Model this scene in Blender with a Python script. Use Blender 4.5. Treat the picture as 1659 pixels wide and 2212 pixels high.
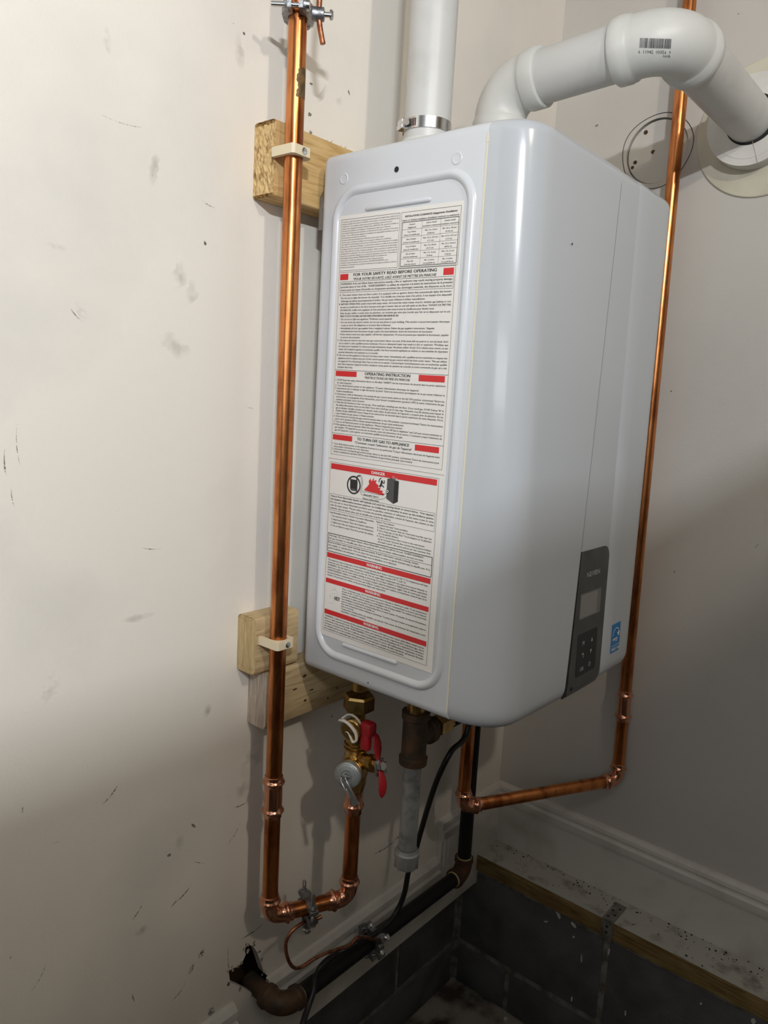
import bpy, bmesh, math, random
from mathutils import Vector, Matrix
from mathutils.geometry import tessellate_polygon
from mathutils.bvhtree import BVHTree
random.seed(7)
for o in list(bpy.data.objects): bpy.data.objects.remove(o)
SC = bpy.context.scene
COL = SC.collection
ZO = 0.90                                  # floor height offset: everything below is measured from the heater's lower back corner

# ------------------------------------------------------------------ camera
FPX = 1630.11
MR = ((0.64548680, -0.76171958, 0.05594704), (-0.07967841, -0.14000911, -0.98693911), (0.75960394, 0.63259839, -0.15106664))
CAM = Vector((-0.71027, -0.72699, 0.37853))
cd = bpy.data.cameras.new('camera'); cam = bpy.data.objects.new('camera', cd); COL.objects.link(cam)
cd.sensor_fit = 'HORIZONTAL'; cd.sensor_width = 36.0; cd.lens = 36.0 * FPX / 1659.0
cd.clip_start = 0.02; cd.clip_end = 50
R_, D_, F_ = (Vector(r) for r in MR)
mw = Matrix(((R_.x, -D_.x, -F_.x, CAM.x), (R_.y, -D_.y, -F_.y, CAM.y), (R_.z, -D_.z, -F_.z, CAM.z + ZO), (0, 0, 0, 1)))
cam.matrix_world = mw
SC.camera = cam

# ------------------------------------------------------------------ world, lights, exposure
SC.view_settings.view_transform = 'Standard'; SC.view_settings.look = 'None'
SC.view_settings.exposure = 0.0; SC.view_settings.gamma = 1.0; SC.view_settings.use_curve_mapping = False
w = bpy.data.worlds.new('world'); SC.world = w; w.use_nodes = True
w.node_tree.nodes['Background'].inputs[0].default_value = (0.55, 0.65, 0.85, 1); w.node_tree.nodes['Background'].inputs[1].default_value = 0.03
BULB = Vector((-0.60, -1.62, 1.39))
WX = -1.55                                  # far side wall
WIN = dict(x=WX, y=-0.92, z=0.50, w=0.95, h=0.22)
LED = Vector((-1.30, -1.45, 1.123))
def light(name, kind, loc, energy, color, **kw):
    l = bpy.data.lights.new(name, kind); l.energy = energy; l.color = color
    for k, v in kw.items(): setattr(l, k, v)
    o = bpy.data.objects.new(name, l); COL.objects.link(o); o.location = Vector(loc) + Vector((0, 0, ZO)); return o
wl = light('window_daylight', 'AREA', (WIN['x'] + 0.03, WIN['y'], WIN['z']), 3, (0.97, 0.98, 1.0), shape='RECTANGLE', size=WIN['h'], size_y=WIN['w'])  # side fill added in an unseen window opening
wl.rotation_euler = (0, -math.pi / 2, 0)
light('bulb_light', 'POINT', BULB, 29, (1.0, 0.89, 0.74), shadow_soft_size=0.035)
ll = light('led_light', 'AREA', LED, 31, (0.92, 0.955, 1.0), shape='RECTANGLE', size=0.22, size_y=0.03)  # unseen lamp added as the main cool light
ll.rotation_euler = (math.radians(90), 0, 0)

# ------------------------------------------------------------------ pixel -> place helpers (frame 1659 x 2212)
def ray(u, v):
    a, b = (u - 829.5) / FPX, (v - 1106.0) / FPX
    return R_ * a + D_ * b + F_
def onx(u, v, x): d = ray(u, v); return CAM + d * ((x - CAM.x) / d.x)
def ony(u, v, y): d = ray(u, v); return CAM + d * ((y - CAM.y) / d.y)
def onz(u, v, z): d = ray(u, v); return CAM + d * ((z - CAM.z) / d.z)

# ------------------------------------------------------------------ materials
def mat(name, col, rough=0.5, metal=0.0, var=None, vscale=20, vlo=0.4, vhi=0.65, bump=0.0, bscale=200, stretch=(1, 1, 1), coat=0.0, spec=0.5, detail=4, trans=0.0):
    m = bpy.data.materials.new(name); m.use_nodes = True; nt = m.node_tree; N = nt.nodes; L = nt.links
    b = N['Principled BSDF']
    b.inputs['Base Color'].default_value = (*col, 1); b.inputs['Roughness'].default_value = rough; b.inputs['Metallic'].default_value = metal
    b.inputs['Coat Weight'].default_value = coat; b.inputs['Specular IOR Level'].default_value = spec; b.inputs['Transmission Weight'].default_value = trans
    if var or bump:
        tc = N.new('ShaderNodeTexCoord'); mp = N.new('ShaderNodeMapping'); L.new(tc.outputs['Object'], mp.inputs[0]); mp.inputs['Scale'].default_value = stretch
    if var:
        n = N.new('ShaderNodeTexNoise'); n.inputs['Scale'].default_value = vscale; n.inputs['Detail'].default_value = detail; L.new(mp.outputs[0], n.inputs['Vector'])
        r = N.new('ShaderNodeValToRGB'); r.color_ramp.elements[0].position = vlo; r.color_ramp.elements[1].position = vhi
        r.color_ramp.elements[0].color = (*col, 1); r.color_ramp.elements[1].color = (*var, 1)
        L.new(n.outputs[0], r.inputs[0]); L.new(r.outputs[0], b.inputs['Base Color'])
    if bump:
        n2 = N.new('ShaderNodeTexNoise'); n2.inputs['Scale'].default_value = bscale; n2.inputs['Detail'].default_value = 3; L.new(mp.outputs[0], n2.inputs['Vector'])
        bp = N.new('ShaderNodeBump'); bp.inputs['Strength'].default_value = bump; bp.inputs['Distance'].default_value = 0.002
        L.new(n2.outputs[0], bp.inputs['Height']); L.new(bp.outputs[0], b.inputs['Normal'])
    return m
def grain_mat(name, c1, c2, c3, along, scale=90, dist=2.2, bump=0.25):
    m = bpy.data.materials.new(name); m.use_nodes = True; nt = m.node_tree; N = nt.nodes; L = nt.links; b = N['Principled BSDF']
    b.inputs['Roughness'].default_value = 0.75; b.inputs['Specular IOR Level'].default_value = 0.25
    tc = N.new('ShaderNodeTexCoord'); mp = N.new('ShaderNodeMapping'); L.new(tc.outputs['Object'], mp.inputs[0])
    s = [1, 1, 1]; s[along] = 0.07; mp.inputs['Scale'].default_value = s
    n = N.new('ShaderNodeTexNoise'); n.inputs['Scale'].default_value = scale; n.inputs['Detail'].default_value = 5; n.inputs['Distortion'].default_value = dist; L.new(mp.outputs[0], n.inputs['Vector'])
    r = N.new('ShaderNodeValToRGB'); e = r.color_ramp.elements; e[0].position = 0.32; e[0].color = (*c1, 1); e[1].position = 0.7; e[1].color = (*c3, 1)
    k = e.new(0.5); k.color = (*c2, 1)
    L.new(n.outputs[0], r.inputs[0])
    n3 = N.new('ShaderNodeTexNoise'); n3.inputs['Scale'].default_value = 14; L.new(tc.outputs['Object'], n3.inputs['Vector'])
    mx = N.new('ShaderNodeMixRGB'); mx.blend_type = 'MULTIPLY'; mx.inputs[0].default_value = 0.55; L.new(r.outputs[0], mx.inputs[1]); 
    r2 = N.new('ShaderNodeValToRGB'); r2.color_ramp.elements[0].position = 0.3; r2.color_ramp.elements[0].color = (0.6, 0.55, 0.48, 1); r2.color_ramp.elements[1].position = 0.6; r2.color_ramp.elements[1].color = (1, 1, 1, 1)
    L.new(n3.outputs[0], r2.inputs[0]); L.new(r2.outputs[0], mx.inputs[2]); L.new(mx.outputs[0], b.inputs['Base Color'])
    bp = N.new('ShaderNodeBump'); bp.inputs['Strength'].default_value = bump; bp.inputs['Distance'].default_value = 0.001; L.new(n.outputs[0], bp.inputs['Height']); L.new(bp.outputs[0], b.inputs['Normal'])
    return m
M = {}
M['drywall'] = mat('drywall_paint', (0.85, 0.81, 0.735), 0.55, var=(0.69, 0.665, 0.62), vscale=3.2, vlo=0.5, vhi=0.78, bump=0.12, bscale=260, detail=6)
M['drywall_r'] = mat('drywall_paint_right', (0.60, 0.58, 0.54), 0.55, var=(0.54, 0.52, 0.48), vscale=3.2, vlo=0.5, vhi=0.78, bump=0.12, bscale=260, detail=6)  # right wall colour darkened to make up for too much light on it
M['trim'] = mat('trim_paint', (0.72, 0.70, 0.65), 0.5, var=(0.46, 0.42, 0.36), vscale=9, vlo=0.5, vhi=0.8, bump=0.1, bscale=80, detail=8)
M['gypsum'] = mat('broken_gypsum', (0.62, 0.58, 0.50), 0.9, var=(0.16, 0.10, 0.06), vscale=60, vlo=0.42, vhi=0.62, bump=0.6, bscale=300)
M['block'] = mat('concrete_block', (0.13, 0.13, 0.135), 0.9, var=(0.09, 0.088, 0.085), vscale=12, bump=0.5, bscale=220)
M['mortar'] = mat('mortar', (0.27, 0.26, 0.24), 0.95, var=(0.14, 0.12, 0.10), vscale=40, bump=0.6, bscale=200)
M['floor'] = mat('dirty_floor', (0.07, 0.05, 0.042), 0.9, var=(0.34, 0.31, 0.26), vscale=7, vlo=0.47, vhi=0.56, bump=0.5, bscale=120, detail=8)
M['ceiling'] = mat('ceiling_paint', (0.32, 0.31, 0.30), 0.8, var=(0.28, 0.27, 0.26), vscale=4)
M['room'] = mat('rear_wall_paint', (0.10, 0.098, 0.095), 0.8, var=(0.08, 0.077, 0.074), vscale=3)
M['sill_top'] = mat('sill_weathered_paint', (0.52, 0.51, 0.45), 0.85, var=(0.26, 0.23, 0.19), vscale=38, vlo=0.5, vhi=0.72, bump=0.4, bscale=150, detail=10)
M['enamel'] = mat('white_enamel', (0.50, 0.53, 0.565), 0.20, coat=0.15, spec=0.5)  # front cover: shading put into the colour, darker than the side
M['enamel_side'] = mat('white_enamel_side', (0.63, 0.66, 0.70), 0.26, spec=0.5)  # same enamel set lighter for the better lit side
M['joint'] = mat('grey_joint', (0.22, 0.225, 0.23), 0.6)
M['gasket'] = mat('cream_gasket', (0.74, 0.70, 0.56), 0.6)
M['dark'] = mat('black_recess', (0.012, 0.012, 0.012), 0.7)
M['panel'] = mat('charcoal_plastic', (0.060, 0.061, 0.062), 0.32, var=(0.10, 0.10, 0.10), vscale=30, vlo=0.5, vhi=0.8)
M['keypad'] = mat('keypad_rubber', (0.022, 0.022, 0.023), 0.5)
M['lcd'] = mat('lcd_screen', (0.25, 0.25, 0.24), 0.18)
M['lcd2'] = mat('lcd_bezel', (0.17, 0.17, 0.165), 0.2)
M['print_grey'] = mat('grey_print', (0.55, 0.55, 0.55), 0.5)
M['print_white'] = mat('white_print', (0.85, 0.85, 0.85), 0.5)
M['print_black'] = mat('black_print', (0.02, 0.02, 0.02), 0.6)
M['print_red'] = mat('red_print', (0.62, 0.022, 0.026), 0.4)
M['print_dkgrey'] = mat('dark_grey_print', (0.075, 0.075, 0.075), 0.5)
M['sticker'] = mat('label_paper', (0.78, 0.765, 0.73), 0.38)
M['blue'] = mat('blue_sticker', (0.02, 0.19, 0.46), 0.4)
M['copper'] = mat('copper_tube', (0.68, 0.26, 0.09), 0.28, 1.0, var=(0.34, 0.105, 0.035), vscale=55, vlo=0.44, vhi=0.66, stretch=(1, 1, 0.28), bump=0.05, bscale=160, detail=6)
M['copper_fit'] = mat('copper_fitting', (0.84, 0.42, 0.27), 0.2, 1.0, var=(0.62, 0.27, 0.16), vscale=70, vlo=0.45, vhi=0.8)
M['copper_wire'] = mat('copper_wire', (0.50, 0.22, 0.12), 0.4, 1.0, var=(0.24, 0.10, 0.06), vscale=120)
M['stain'] = mat('flux_stain', (0.10, 0.065, 0.03), 0.55, 0.3, var=(0.22, 0.12, 0.04), vscale=150)
M['brass'] = mat('brass', (0.68, 0.47, 0.18), 0.3, 1.0, var=(0.42, 0.27, 0.09), vscale=60, bump=0.08, bscale=150)
M['zinc'] = mat('zinc_casting', (0.38, 0.39, 0.41), 0.45, 1.0, var=(0.22, 0.225, 0.235), vscale=110, bump=0.25, bscale=260)
M['steel'] = mat('bright_steel', (0.66, 0.67, 0.68), 0.22, 1.0)
M['galv'] = mat('galvanised_steel', (0.50, 0.52, 0.52), 0.5, 0.75, var=(0.22, 0.225, 0.22), vscale=42, vlo=0.5, vhi=0.72, bump=0.2, bscale=150, detail=8)
M['iron'] = mat('black_iron_pipe', (0.014, 0.013, 0.013), 0.55, 0.2, spec=0.3)
M['malleable'] = mat('malleable_iron', (0.075, 0.055, 0.04), 0.6, 0.5, var=(0.15, 0.085, 0.045), vscale=40, bump=0.3, bscale=220)
M['rusty'] = mat('rusty_elbow', (0.13, 0.055, 0.032), 0.65, 0.4, var=(0.07, 0.035, 0.02), vscale=40, bump=0.3, bscale=220)
M['dope'] = mat('pipe_dope', (0.42, 0.36, 0.17), 0.6)
M['disc'] = mat('grey_cap', (0.46, 0.50, 0.51), 0.42, 0.6)
M['red'] = mat('red_plastic', (0.42, 0.012, 0.02), 0.42)
M['white_plastic'] = mat('white_strap', (0.78, 0.75, 0.68), 0.5)
M['ivory'] = mat('ivory_plastic', (0.76, 0.66, 0.46), 0.5)
M['pvc'] = mat('white_pvc', (0.61, 0.615, 0.60), 0.38, var=(0.52, 0.52, 0.50), vscale=22, vlo=0.5, vhi=0.85)
M['pvc_fit'] = mat('pvc_fitting', (0.66, 0.67, 0.645), 0.42, var=(0.57, 0.575, 0.55), vscale=18, vlo=0.5, vhi=0.85, bump=0.06, bscale=120)
M['pvc_red'] = mat('faded_red_print', (0.58, 0.42, 0.38), 0.6)
M['flange'] = mat('cream_flange', (0.67, 0.64, 0.52), 0.5, var=(0.56, 0.53, 0.43), vscale=12)
M['foam'] = mat('white_collar', (0.74, 0.73, 0.70), 0.6, var=(0.66, 0.64, 0.61), vscale=14)
M['cable'] = mat('black_cable', (0.010, 0.010, 0.010), 0.32)
M['wood'] = grain_mat('pine_face', (0.46, 0.29, 0.11), (0.63, 0.43, 0.19), (0.68, 0.49, 0.24), 0)
M['wood_end'] = mat('pine_end_grain', (0.66, 0.47, 0.22), 0.85, var=(0.30, 0.17, 0.06), vscale=170, vlo=0.48, vhi=0.68, bump=1.0, bscale=260, stretch=(1, 1.3, 0.7))
M['wood2'] = grain_mat('pale_pine_face', (0.44, 0.31, 0.16), (0.60, 0.46, 0.26), (0.66, 0.52, 0.31), 0)
M['wood2_end'] = mat('pale_pine_end', (0.56, 0.42, 0.22), 0.85, var=(0.44, 0.31, 0.14), vscale=60, bump=0.4, bscale=200, stretch=(1, 4, 0.5))
M['wood3_end'] = mat('grey_pine_end', (0.56, 0.48, 0.40), 0.85, var=(0.42, 0.33, 0.26), vscale=60, bump=0.4, bscale=200, stretch=(1, 4, 0.6))
M['knot'] = mat('dark_knot', (0.09, 0.05, 0.02), 0.8)
M['sill_wood'] = grain_mat('sill_edge', (0.16, 0.10, 0.035), (0.30, 0.20, 0.08), (0.36, 0.25, 0.11), 1, scale=160, dist=0.6, bump=0.6)
M['scuff'] = mat('scuff_mark', (0.36, 0.34, 0.31), 0.8, var=(0.62, 0.60, 0.55), vscale=300, vlo=0.42, vhi=0.6)
M['scuff_l'] = mat('light_smudge', (0.71, 0.685, 0.64), 0.6, var=(0.78, 0.755, 0.705), vscale=60, vlo=0.35, vhi=0.6)
M['strap'] = mat('old_strap', (0.30, 0.29, 0.27), 0.6, 0.6, var=(0.18, 0.15, 0.12), vscale=50)
M['flake'] = mat('paint_flake', (0.62, 0.60, 0.55), 0.8)
M['bulb'] = mat('frosted_bulb', (0.9, 0.88, 0.82), 0.4)
M['bench'] = grain_mat('bench_wood', (0.20, 0.13, 0.07), (0.30, 0.20, 0.11), (0.34, 0.24, 0.14), 1)
M['cabinet'] = mat('grey_cabinet_paint', (0.20, 0.205, 0.21), 0.4)
M['glass'] = mat('window_glass', (0.9, 0.95, 1), 0.02, trans=1.0)

def soft_mark(name, col, axes, strength, scale):
    m = bpy.data.materials.new(name); m.use_nodes = True; nt = m.node_tree; N = nt.nodes; L = nt.links; b = N['Principled BSDF']
    b.inputs['Base Color'].default_value = (*col, 1); b.inputs['Roughness'].default_value = 0.7
    tc = N.new('ShaderNodeTexCoord'); mp = N.new('ShaderNodeMapping'); L.new(tc.outputs['Generated'], mp.inputs[0])
    mp.inputs['Scale'].default_value = axes; mp.inputs['Location'].default_value = [-0.5 * a for a in axes]
    ln = N.new('ShaderNodeVectorMath'); ln.operation = 'LENGTH'; L.new(mp.outputs[0], ln.inputs[0])
    mr = N.new('ShaderNodeMapRange'); mr.inputs['From Min'].default_value = 0.5; mr.inputs['From Max'].default_value = 0.05; mr.inputs['To Max'].default_value = strength; L.new(ln.outputs['Value'], mr.inputs['Value'])
    nz = N.new('ShaderNodeTexNoise'); nz.inputs['Scale'].default_value = scale; nz.inputs['Detail'].default_value = 5; L.new(tc.outputs['Object'], nz.inputs['Vector'])
    m2 = N.new('ShaderNodeMapRange'); m2.inputs['From Min'].default_value = 0.38; m2.inputs['From Max'].default_value = 0.62; L.new(nz.outputs[0], m2.inputs['Value'])
    mu = N.new('ShaderNodeMath'); mu.operation = 'MULTIPLY'; L.new(mr.outputs[0], mu.inputs[0]); L.new(m2.outputs[0], mu.inputs[1]); L.new(mu.outputs[0], b.inputs['Alpha'])
    return m
M['smudge_l'] = soft_mark('grey_smudge_left', (0.42, 0.40, 0.36), (1, 0, 1), 0.30, 45)
M['scuff_left'] = soft_mark('dark_scuff_left', (0.12, 0.11, 0.095), (0.6, 0, 0.6), 1.0, 420)
M['scuff_right'] = soft_mark('dark_scuff_right', (0.10, 0.08, 0.07), (0, 0.6, 0.6), 1.0, 420)
M['hole'] = mat('nail_hole', (0.14, 0.115, 0.09), 0.9, var=(0.45, 0.42, 0.37), vscale=500)
# ------------------------------------------------------------------ mesh builder
class MB:
    def __init__(s): s.v = []; s.f = []; s.mi = []; s.cm = 0
    def add(s, vs, fs):
        o = len(s.v); s.v += [Vector(p) for p in vs]; s.f += [tuple(i + o for i in f) for f in fs]; s.mi += [s.cm] * len(fs); return s
    def sweep(s, path, radii, n=20, cap=True, up=None, sy=1.0):
        path = [Vector(p) for p in path]
        if not hasattr(radii, '__len__'): radii = [radii] * len(path)
        T = []
        for i in range(len(path)):
            j = i
            while j + 1 < len(path) and (path[j + 1] - path[i]).length < 1e-7: j += 1
            a = path[max(i - 1, 0)]; b = path[min(j + 1, len(path) - 1)]
            t = b - a
            T.append(t.normalized() if t.length > 1e-9 else (T[-1] if T else Vector((0, 0, 1))))
        nrm = up and Vector(up) or (Vector((0, 0, 1)) if abs(T[0].z) < 0.9 else Vector((1, 0, 0)))
        nrm = (nrm - T[0] * nrm.dot(T[0])).normalized()
        vs = []; fs = []
        for i, (p, r) in enumerate(zip(path, radii)):
            nrm = (nrm - T[i] * nrm.dot(T[i])).normalized(); bn = T[i].cross(nrm)
            for k in range(n):
                a = 2 * math.pi * k / n; vs.append(p + (nrm * math.cos(a) * sy + bn * math.sin(a)) * r)
        m = len(path)
        for i in range(m - 1):
            for k in range(n): fs.append((i * n + k, i * n + (k + 1) % n, (i + 1) * n + (k + 1) % n, (i + 1) * n + k))
        if cap:
            fs.append(tuple(range(n - 1, -1, -1))); fs.append(tuple(range((m - 1) * n, m * n)))
        return s.add(vs, fs)
    def rod(s, p0, p1, r, n=20): return s.sweep([p0, p1], r, n)
    def lathe(s, p0, d, prof, n=24):           # prof: list of (distance along d, radius)
        p0 = Vector(p0); d = Vector(d).normalized()
        q = []
        for i, (a, r) in enumerate(prof): q.append(p0 + d * a)
        # keep rings perpendicular: same direction everywhere
        nrm = Vector((0, 0, 1)) if abs(d.z) < 0.9 else Vector((1, 0, 0)); nrm = (nrm - d * nrm.dot(d)).normalized(); bn = d.cross(nrm)
        vs = []; fs = []
        for p, (a, r) in zip(q, prof):
            for k in range(n): t = 2 * math.pi * k / n; vs.append(p + (nrm * math.cos(t) + bn * math.sin(t)) * r)
        for i in range(len(q) - 1):
            for k in range(n): fs.append((i * n + k, i * n + (k + 1) % n, (i + 1) * n + (k + 1) % n, (i + 1) * n + k))
        fs.append(tuple(range(n - 1, -1, -1))); fs.append(tuple(range((len(q) - 1) * n, len(q) * n)))
        return s.add(vs, fs)
    def box(s, c, size, ax=None, bev=0.0):     # ax: three unit vectors
        c = Vector(c); ax = ax or (Vector((1, 0, 0)), Vector((0, 1, 0)), Vector((0, 0, 1)))
        bm = bmesh.new(); bmesh.ops.create_cube(bm, size=1.0)
        for v in bm.verts: v.co = Vector((v.co.x * size[0], v.co.y * size[1], v.co.z * size[2]))
        if bev: bmesh.ops.bevel(bm, geom=bm.edges[:], offset=bev, segments=2, affect='EDGES', profile=0.5)
        vs = [c + Vector(ax[0]) * v.co.x + Vector(ax[1]) * v.co.y + Vector(ax[2]) * v.co.z for v in bm.verts]
        bm.verts.index_update(); fs = [tuple(v.index for v in f.verts) for f in bm.faces]; bm.free()
        return s.add(vs, fs)
    def bx(s, x0, x1, y0, y1, z0, z1, bev=0.0): return s.box(((x0 + x1) / 2, (y0 + y1) / 2, (z0 + z1) / 2), (abs(x1 - x0), abs(y1 - y0), abs(z1 - z0)), None, bev)
    def prism(s, poly, O, U, V, d0, d1):       # polygon (u,v) extruded along U x V from d0 to d1
        O, U, V = Vector(O), Vector(U), Vector(V); N = U.cross(V); n = len(poly)
        vs = [O + U * a + V * b + N * d0 for a, b in poly] + [O + U * a + V * b + N * d1 for a, b in poly]
        tri = tessellate_polygon([[Vector((a, b, 0)) for a, b in poly]])
        fs = [tuple(t) for t in tri] + [tuple(i + n for i in reversed(t)) for t in tri]
        fs += [(i, (i + 1) % n, (i + 1) % n + n, i + n) for i in range(n)]
        return s.add(vs, fs)
    def build(s, name, material, parent=None, smooth=40, kind=None, label=None):
        me = bpy.data.meshes.new(name)
        base = Vector((0, 0, -ZO)) if parent is None else BASE[root_of(parent).name]
        me.from_pydata([v - base for v in s.v], [], s.f)
        mats = material if isinstance(material, (list, tuple)) else [material]
        for m in mats: me.materials.append(M[m])
        if len(mats) > 1: me.polygons.foreach_set('material_index', s.mi)
        bm = bmesh.new(); bm.from_mesh(me); bmesh.ops.recalc_face_normals(bm, faces=bm.faces); bm.to_mesh(me); bm.free()
        if smooth:
            me.polygons.foreach_set('use_smooth', [True] * len(me.polygons)); me.set_sharp_from_angle(angle=math.radians(smooth))
        me.update()
        o = bpy.data.objects.new(name, me); COL.objects.link(o)
        if parent is not None: o.parent = parent
        if kind: o['kind'] = kind
        if label: o['label'] = label
        return o
BASE = {}
def root_of(o):
    while o.parent is not None: o = o.parent
    return o
def thing(name, label, cat, base, group=None):
    o = bpy.data.objects.new(name, None); COL.objects.link(o); o.empty_display_size = 0.03
    b = Vector(base); o.location = b + Vector((0, 0, ZO)); BASE[o.name] = b
    o['label'] = label; o['category'] = cat
    if group: o['group'] = group
    return o
def struct_root(name):
    o = bpy.data.objects.new(name, None); COL.objects.link(o); o.location = (0, 0, ZO); BASE[o.name] = Vector((0, 0, 0)); o['kind'] = 'structure'; return o
def struct(name, mb, m, smooth=None):
    o = mb.build(name, m, None, smooth); o['kind'] = 'structure'; BASE[o.name] = Vector((0, 0, -ZO)); return o
def smooth_path(pts, n=8):
    pts = [Vector(p) for p in pts]; P = [pts[0] * 2 - pts[1]] + pts + [pts[-1] * 2 - pts[-2]]; out = []
    for i in range(1, len(P) - 2):
        a, b, c, d = P[i - 1:i + 3]
        for k in range(n):
            t = k / n; out.append(0.5 * ((2 * b) + (c - a) * t + (2 * a - 5 * b + 4 * c - d) * t * t + (3 * b - a - 3 * c + d) * t ** 3))
    return out + [pts[-1]]
# text -> mesh data
_tc = {}
def text_data(s, bold=0.0, shear=0.0, res=1):
    k = (s, bold, shear, res)
    if k in _tc: return _tc[k]
    cu = bpy.data.curves.new('t', 'FONT'); cu.body = s; cu.size = 1; cu.resolution_u = res; cu.offset = bold; cu.shear = shear
    ob = bpy.data.objects.new('t', cu); me = bpy.data.meshes.new_from_object(ob)
    vs = [(v.co.x, v.co.y) for v in me.vertices]; fs = [tuple(p.vertices) for p in me.polygons]
    bpy.data.objects.remove(ob); bpy.data.meshes.remove(me); bpy.data.curves.remove(cu)
    _tc[k] = (vs, fs); return _tc[k]
_h = text_data('H')[0]; CAPH = max(y for x, y in _h) - min(y for x, y in _h)
def put_text(mb, s, O, U, V, cap, width=None, bold=0.0, shear=0.0, lift=0.0, center=False, res=2):
    vs, fs = text_data(s, 0.0, shear, res)
    if not vs: return
    x0 = min(a for a, b in vs); x1 = max(a for a, b in vs); sy = cap / CAPH; sx = sy if width is None else width / (x1 - x0)
    off = -(x1 - x0) * sx / 2 if center else 0
    O, U, V = Vector(O), Vector(U), Vector(V); N = U.cross(V)
    for k in range(1 if bold == 0 else 2 if bold < 0.02 else 3):      # double strike for heavier weights
        mb.add([O + U * ((a - x0) * sx + off + k * 0.035 * sy) + V * (b * sy) + N * (lift + k * 0.00001) for a, b in vs], fs)

X, Y, Z = Vector((1, 0, 0)), Vector((0, 1, 0)), Vector((0, 0, 1))
YW, XB = 0.051, 0.675                       # faces of the two drywall walls
ZT = -0.645                                 # lower end of the left drywall and its trim
ZC = 1.50                                   # ceiling

# ================================================================== ROOM
def holed_wall(outer, holes, O, U, V, depth):
    """flat wall facing U x V with holes that have real depth"""
    mb = MB(); O, U, V = Vector(O), Vector(U), Vector(V); N = U.cross(V)
    loops = [[Vector((a, b, 0)) for a, b in outer]] + [[Vector((a, b, 0)) for a, b in h] for h in holes]
    flat = [p for l in loops for p in l]
    mb.add([O + U * p.x + V * p.y for p in flat], [tuple(t) for t in tessellate_polygon(loops)])
    for l in loops:
        n = len(l); vs = [O + U * p.x + V * p.y for p in l]; vs += [q - N * depth for q in vs]
        mb.add(vs, [(i, (i + 1) % n, (i + 1) % n + n, i + n) for i in range(n)])
    return mb
# left wall (mounting wall), faces -y ; u = x, v = z ; X x Z = -Y
hole_px = [(497, 2122), (494, 2098), (502, 2092), (515, 2088), (524, 2078), (531, 2062), (528, 2050), (536, 2040), (546, 2043), (556, 2058), (562, 2076), (570, 2100), (590, 2120), (578, 2140), (560, 2150), (548, 2146), (520, 2132)]
hp = [ony(u, v, YW) for u, v in hole_px]
hole_poly = [(p.x, p.z) for p in hp]
mb = holed_wall([(WX, ZT), (XB, ZT), (XB, ZC), (WX, ZC)], [hole_poly], (0, YW, 0), X, Z, 0.0127)
wall_l = struct('wall_left', mb, 'drywall')
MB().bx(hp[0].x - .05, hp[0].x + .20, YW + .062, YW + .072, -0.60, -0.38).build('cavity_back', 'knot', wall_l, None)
# broken paper and gypsum edge of the hole
mb = MB()
for i in range(len(hp)):
    p = hp[i]; c = sum(hp, Vector()) / len(hp); d = (p - c).normalized()
    for k in range(2):
        q = p + d * random.uniform(-0.0005, 0.003) + Vector((random.uniform(-.004, .004), 0, random.uniform(-.004, .004))); r = random.uniform(0.0014, 0.0034)
        pl = [(r * math.cos(a) * random.uniform(.6, 1.3), r * math.sin(a) * random.uniform(.6, 1.5)) for a in [j * math.pi / 3 for j in range(6)]]
        mb.prism(pl, q, X, Z, -0.0002, random.uniform(0.0003, 0.0009))
mb.build('torn_gypsum', 'gypsum', wall_l, None, kind='stuff')
# right wall, faces -x ; u = -y , v = z ; (-Y) x Z = -X
cy_, cz_, cr_ = -0.1565, 0.8375, 0.0555
circ = [(-cy_ + cr_ * math.cos(a), cz_ + cr_ * math.sin(a)) for a in [2 * math.pi * k / 48 for k in range(48)]]
py_, pz_ = -0.318, 0.853
circ2 = [(-py_ + 0.05 * math.cos(a), pz_ + 0.05 * math.sin(a)) for a in [2 * math.pi * k / 32 for k in range(32)]]
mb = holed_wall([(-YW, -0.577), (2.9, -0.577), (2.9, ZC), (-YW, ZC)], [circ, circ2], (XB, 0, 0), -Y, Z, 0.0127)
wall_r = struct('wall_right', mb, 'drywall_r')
mb = MB(); n = 64; ro, ri = 0.0638, 0.0626
def pen(a): return 1 + 0.02 * math.sin(3 * a) + 0.012 * math.sin(5 * a + 1)
vs = [Vector((XB - 0.0004, cy_ - r * pen(2 * math.pi * k / n) * math.cos(2 * math.pi * k / n), cz_ + r * pen(2 * math.pi * k / n) * math.sin(2 * math.pi * k / n))) for r in (ro, ri) for k in range(n)]
mb.add(vs, [(k, (k + 1) % n, n + (k + 1) % n, n + k) for k in range(n)])
mb.build('pencil_circle', 'print_black', wall_r, None)
# ceiling, far walls, floor
struct('ceiling', MB().bx(WX - .1, 0.8, -3.0, 0.15, ZC, ZC + 0.05), 'ceiling')
struct('floor', MB().bx(WX - .1, 0.8, -3.0, 0.15, -ZO - 0.05, -ZO), 'floor')
struct('wall_rear', MB().bx(WX - .1, 0.8, -3.0, -2.9, -ZO, ZC), 'room')
wy0, wy1, wz0, wz1 = WIN['y'] - WIN['w'] / 2, WIN['y'] + WIN['w'] / 2, WIN['z'] - WIN['h'] / 2, WIN['z'] + WIN['h'] / 2
mb = MB()
mb.bx(WX - .1, WX, -2.9, wy0, -ZO, ZC); mb.bx(WX - .1, WX, wy1, 0.15, -ZO, ZC); mb.bx(WX - .1, WX, wy0, wy1, -ZO, wz0); mb.bx(WX - .1, WX, wy0, wy1, wz1, ZC)
struct('wall_side', mb, 'room')
wr = struct_root('window_1')  # unseen window added around the side fill light
mb = MB(); t = 0.035
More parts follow.
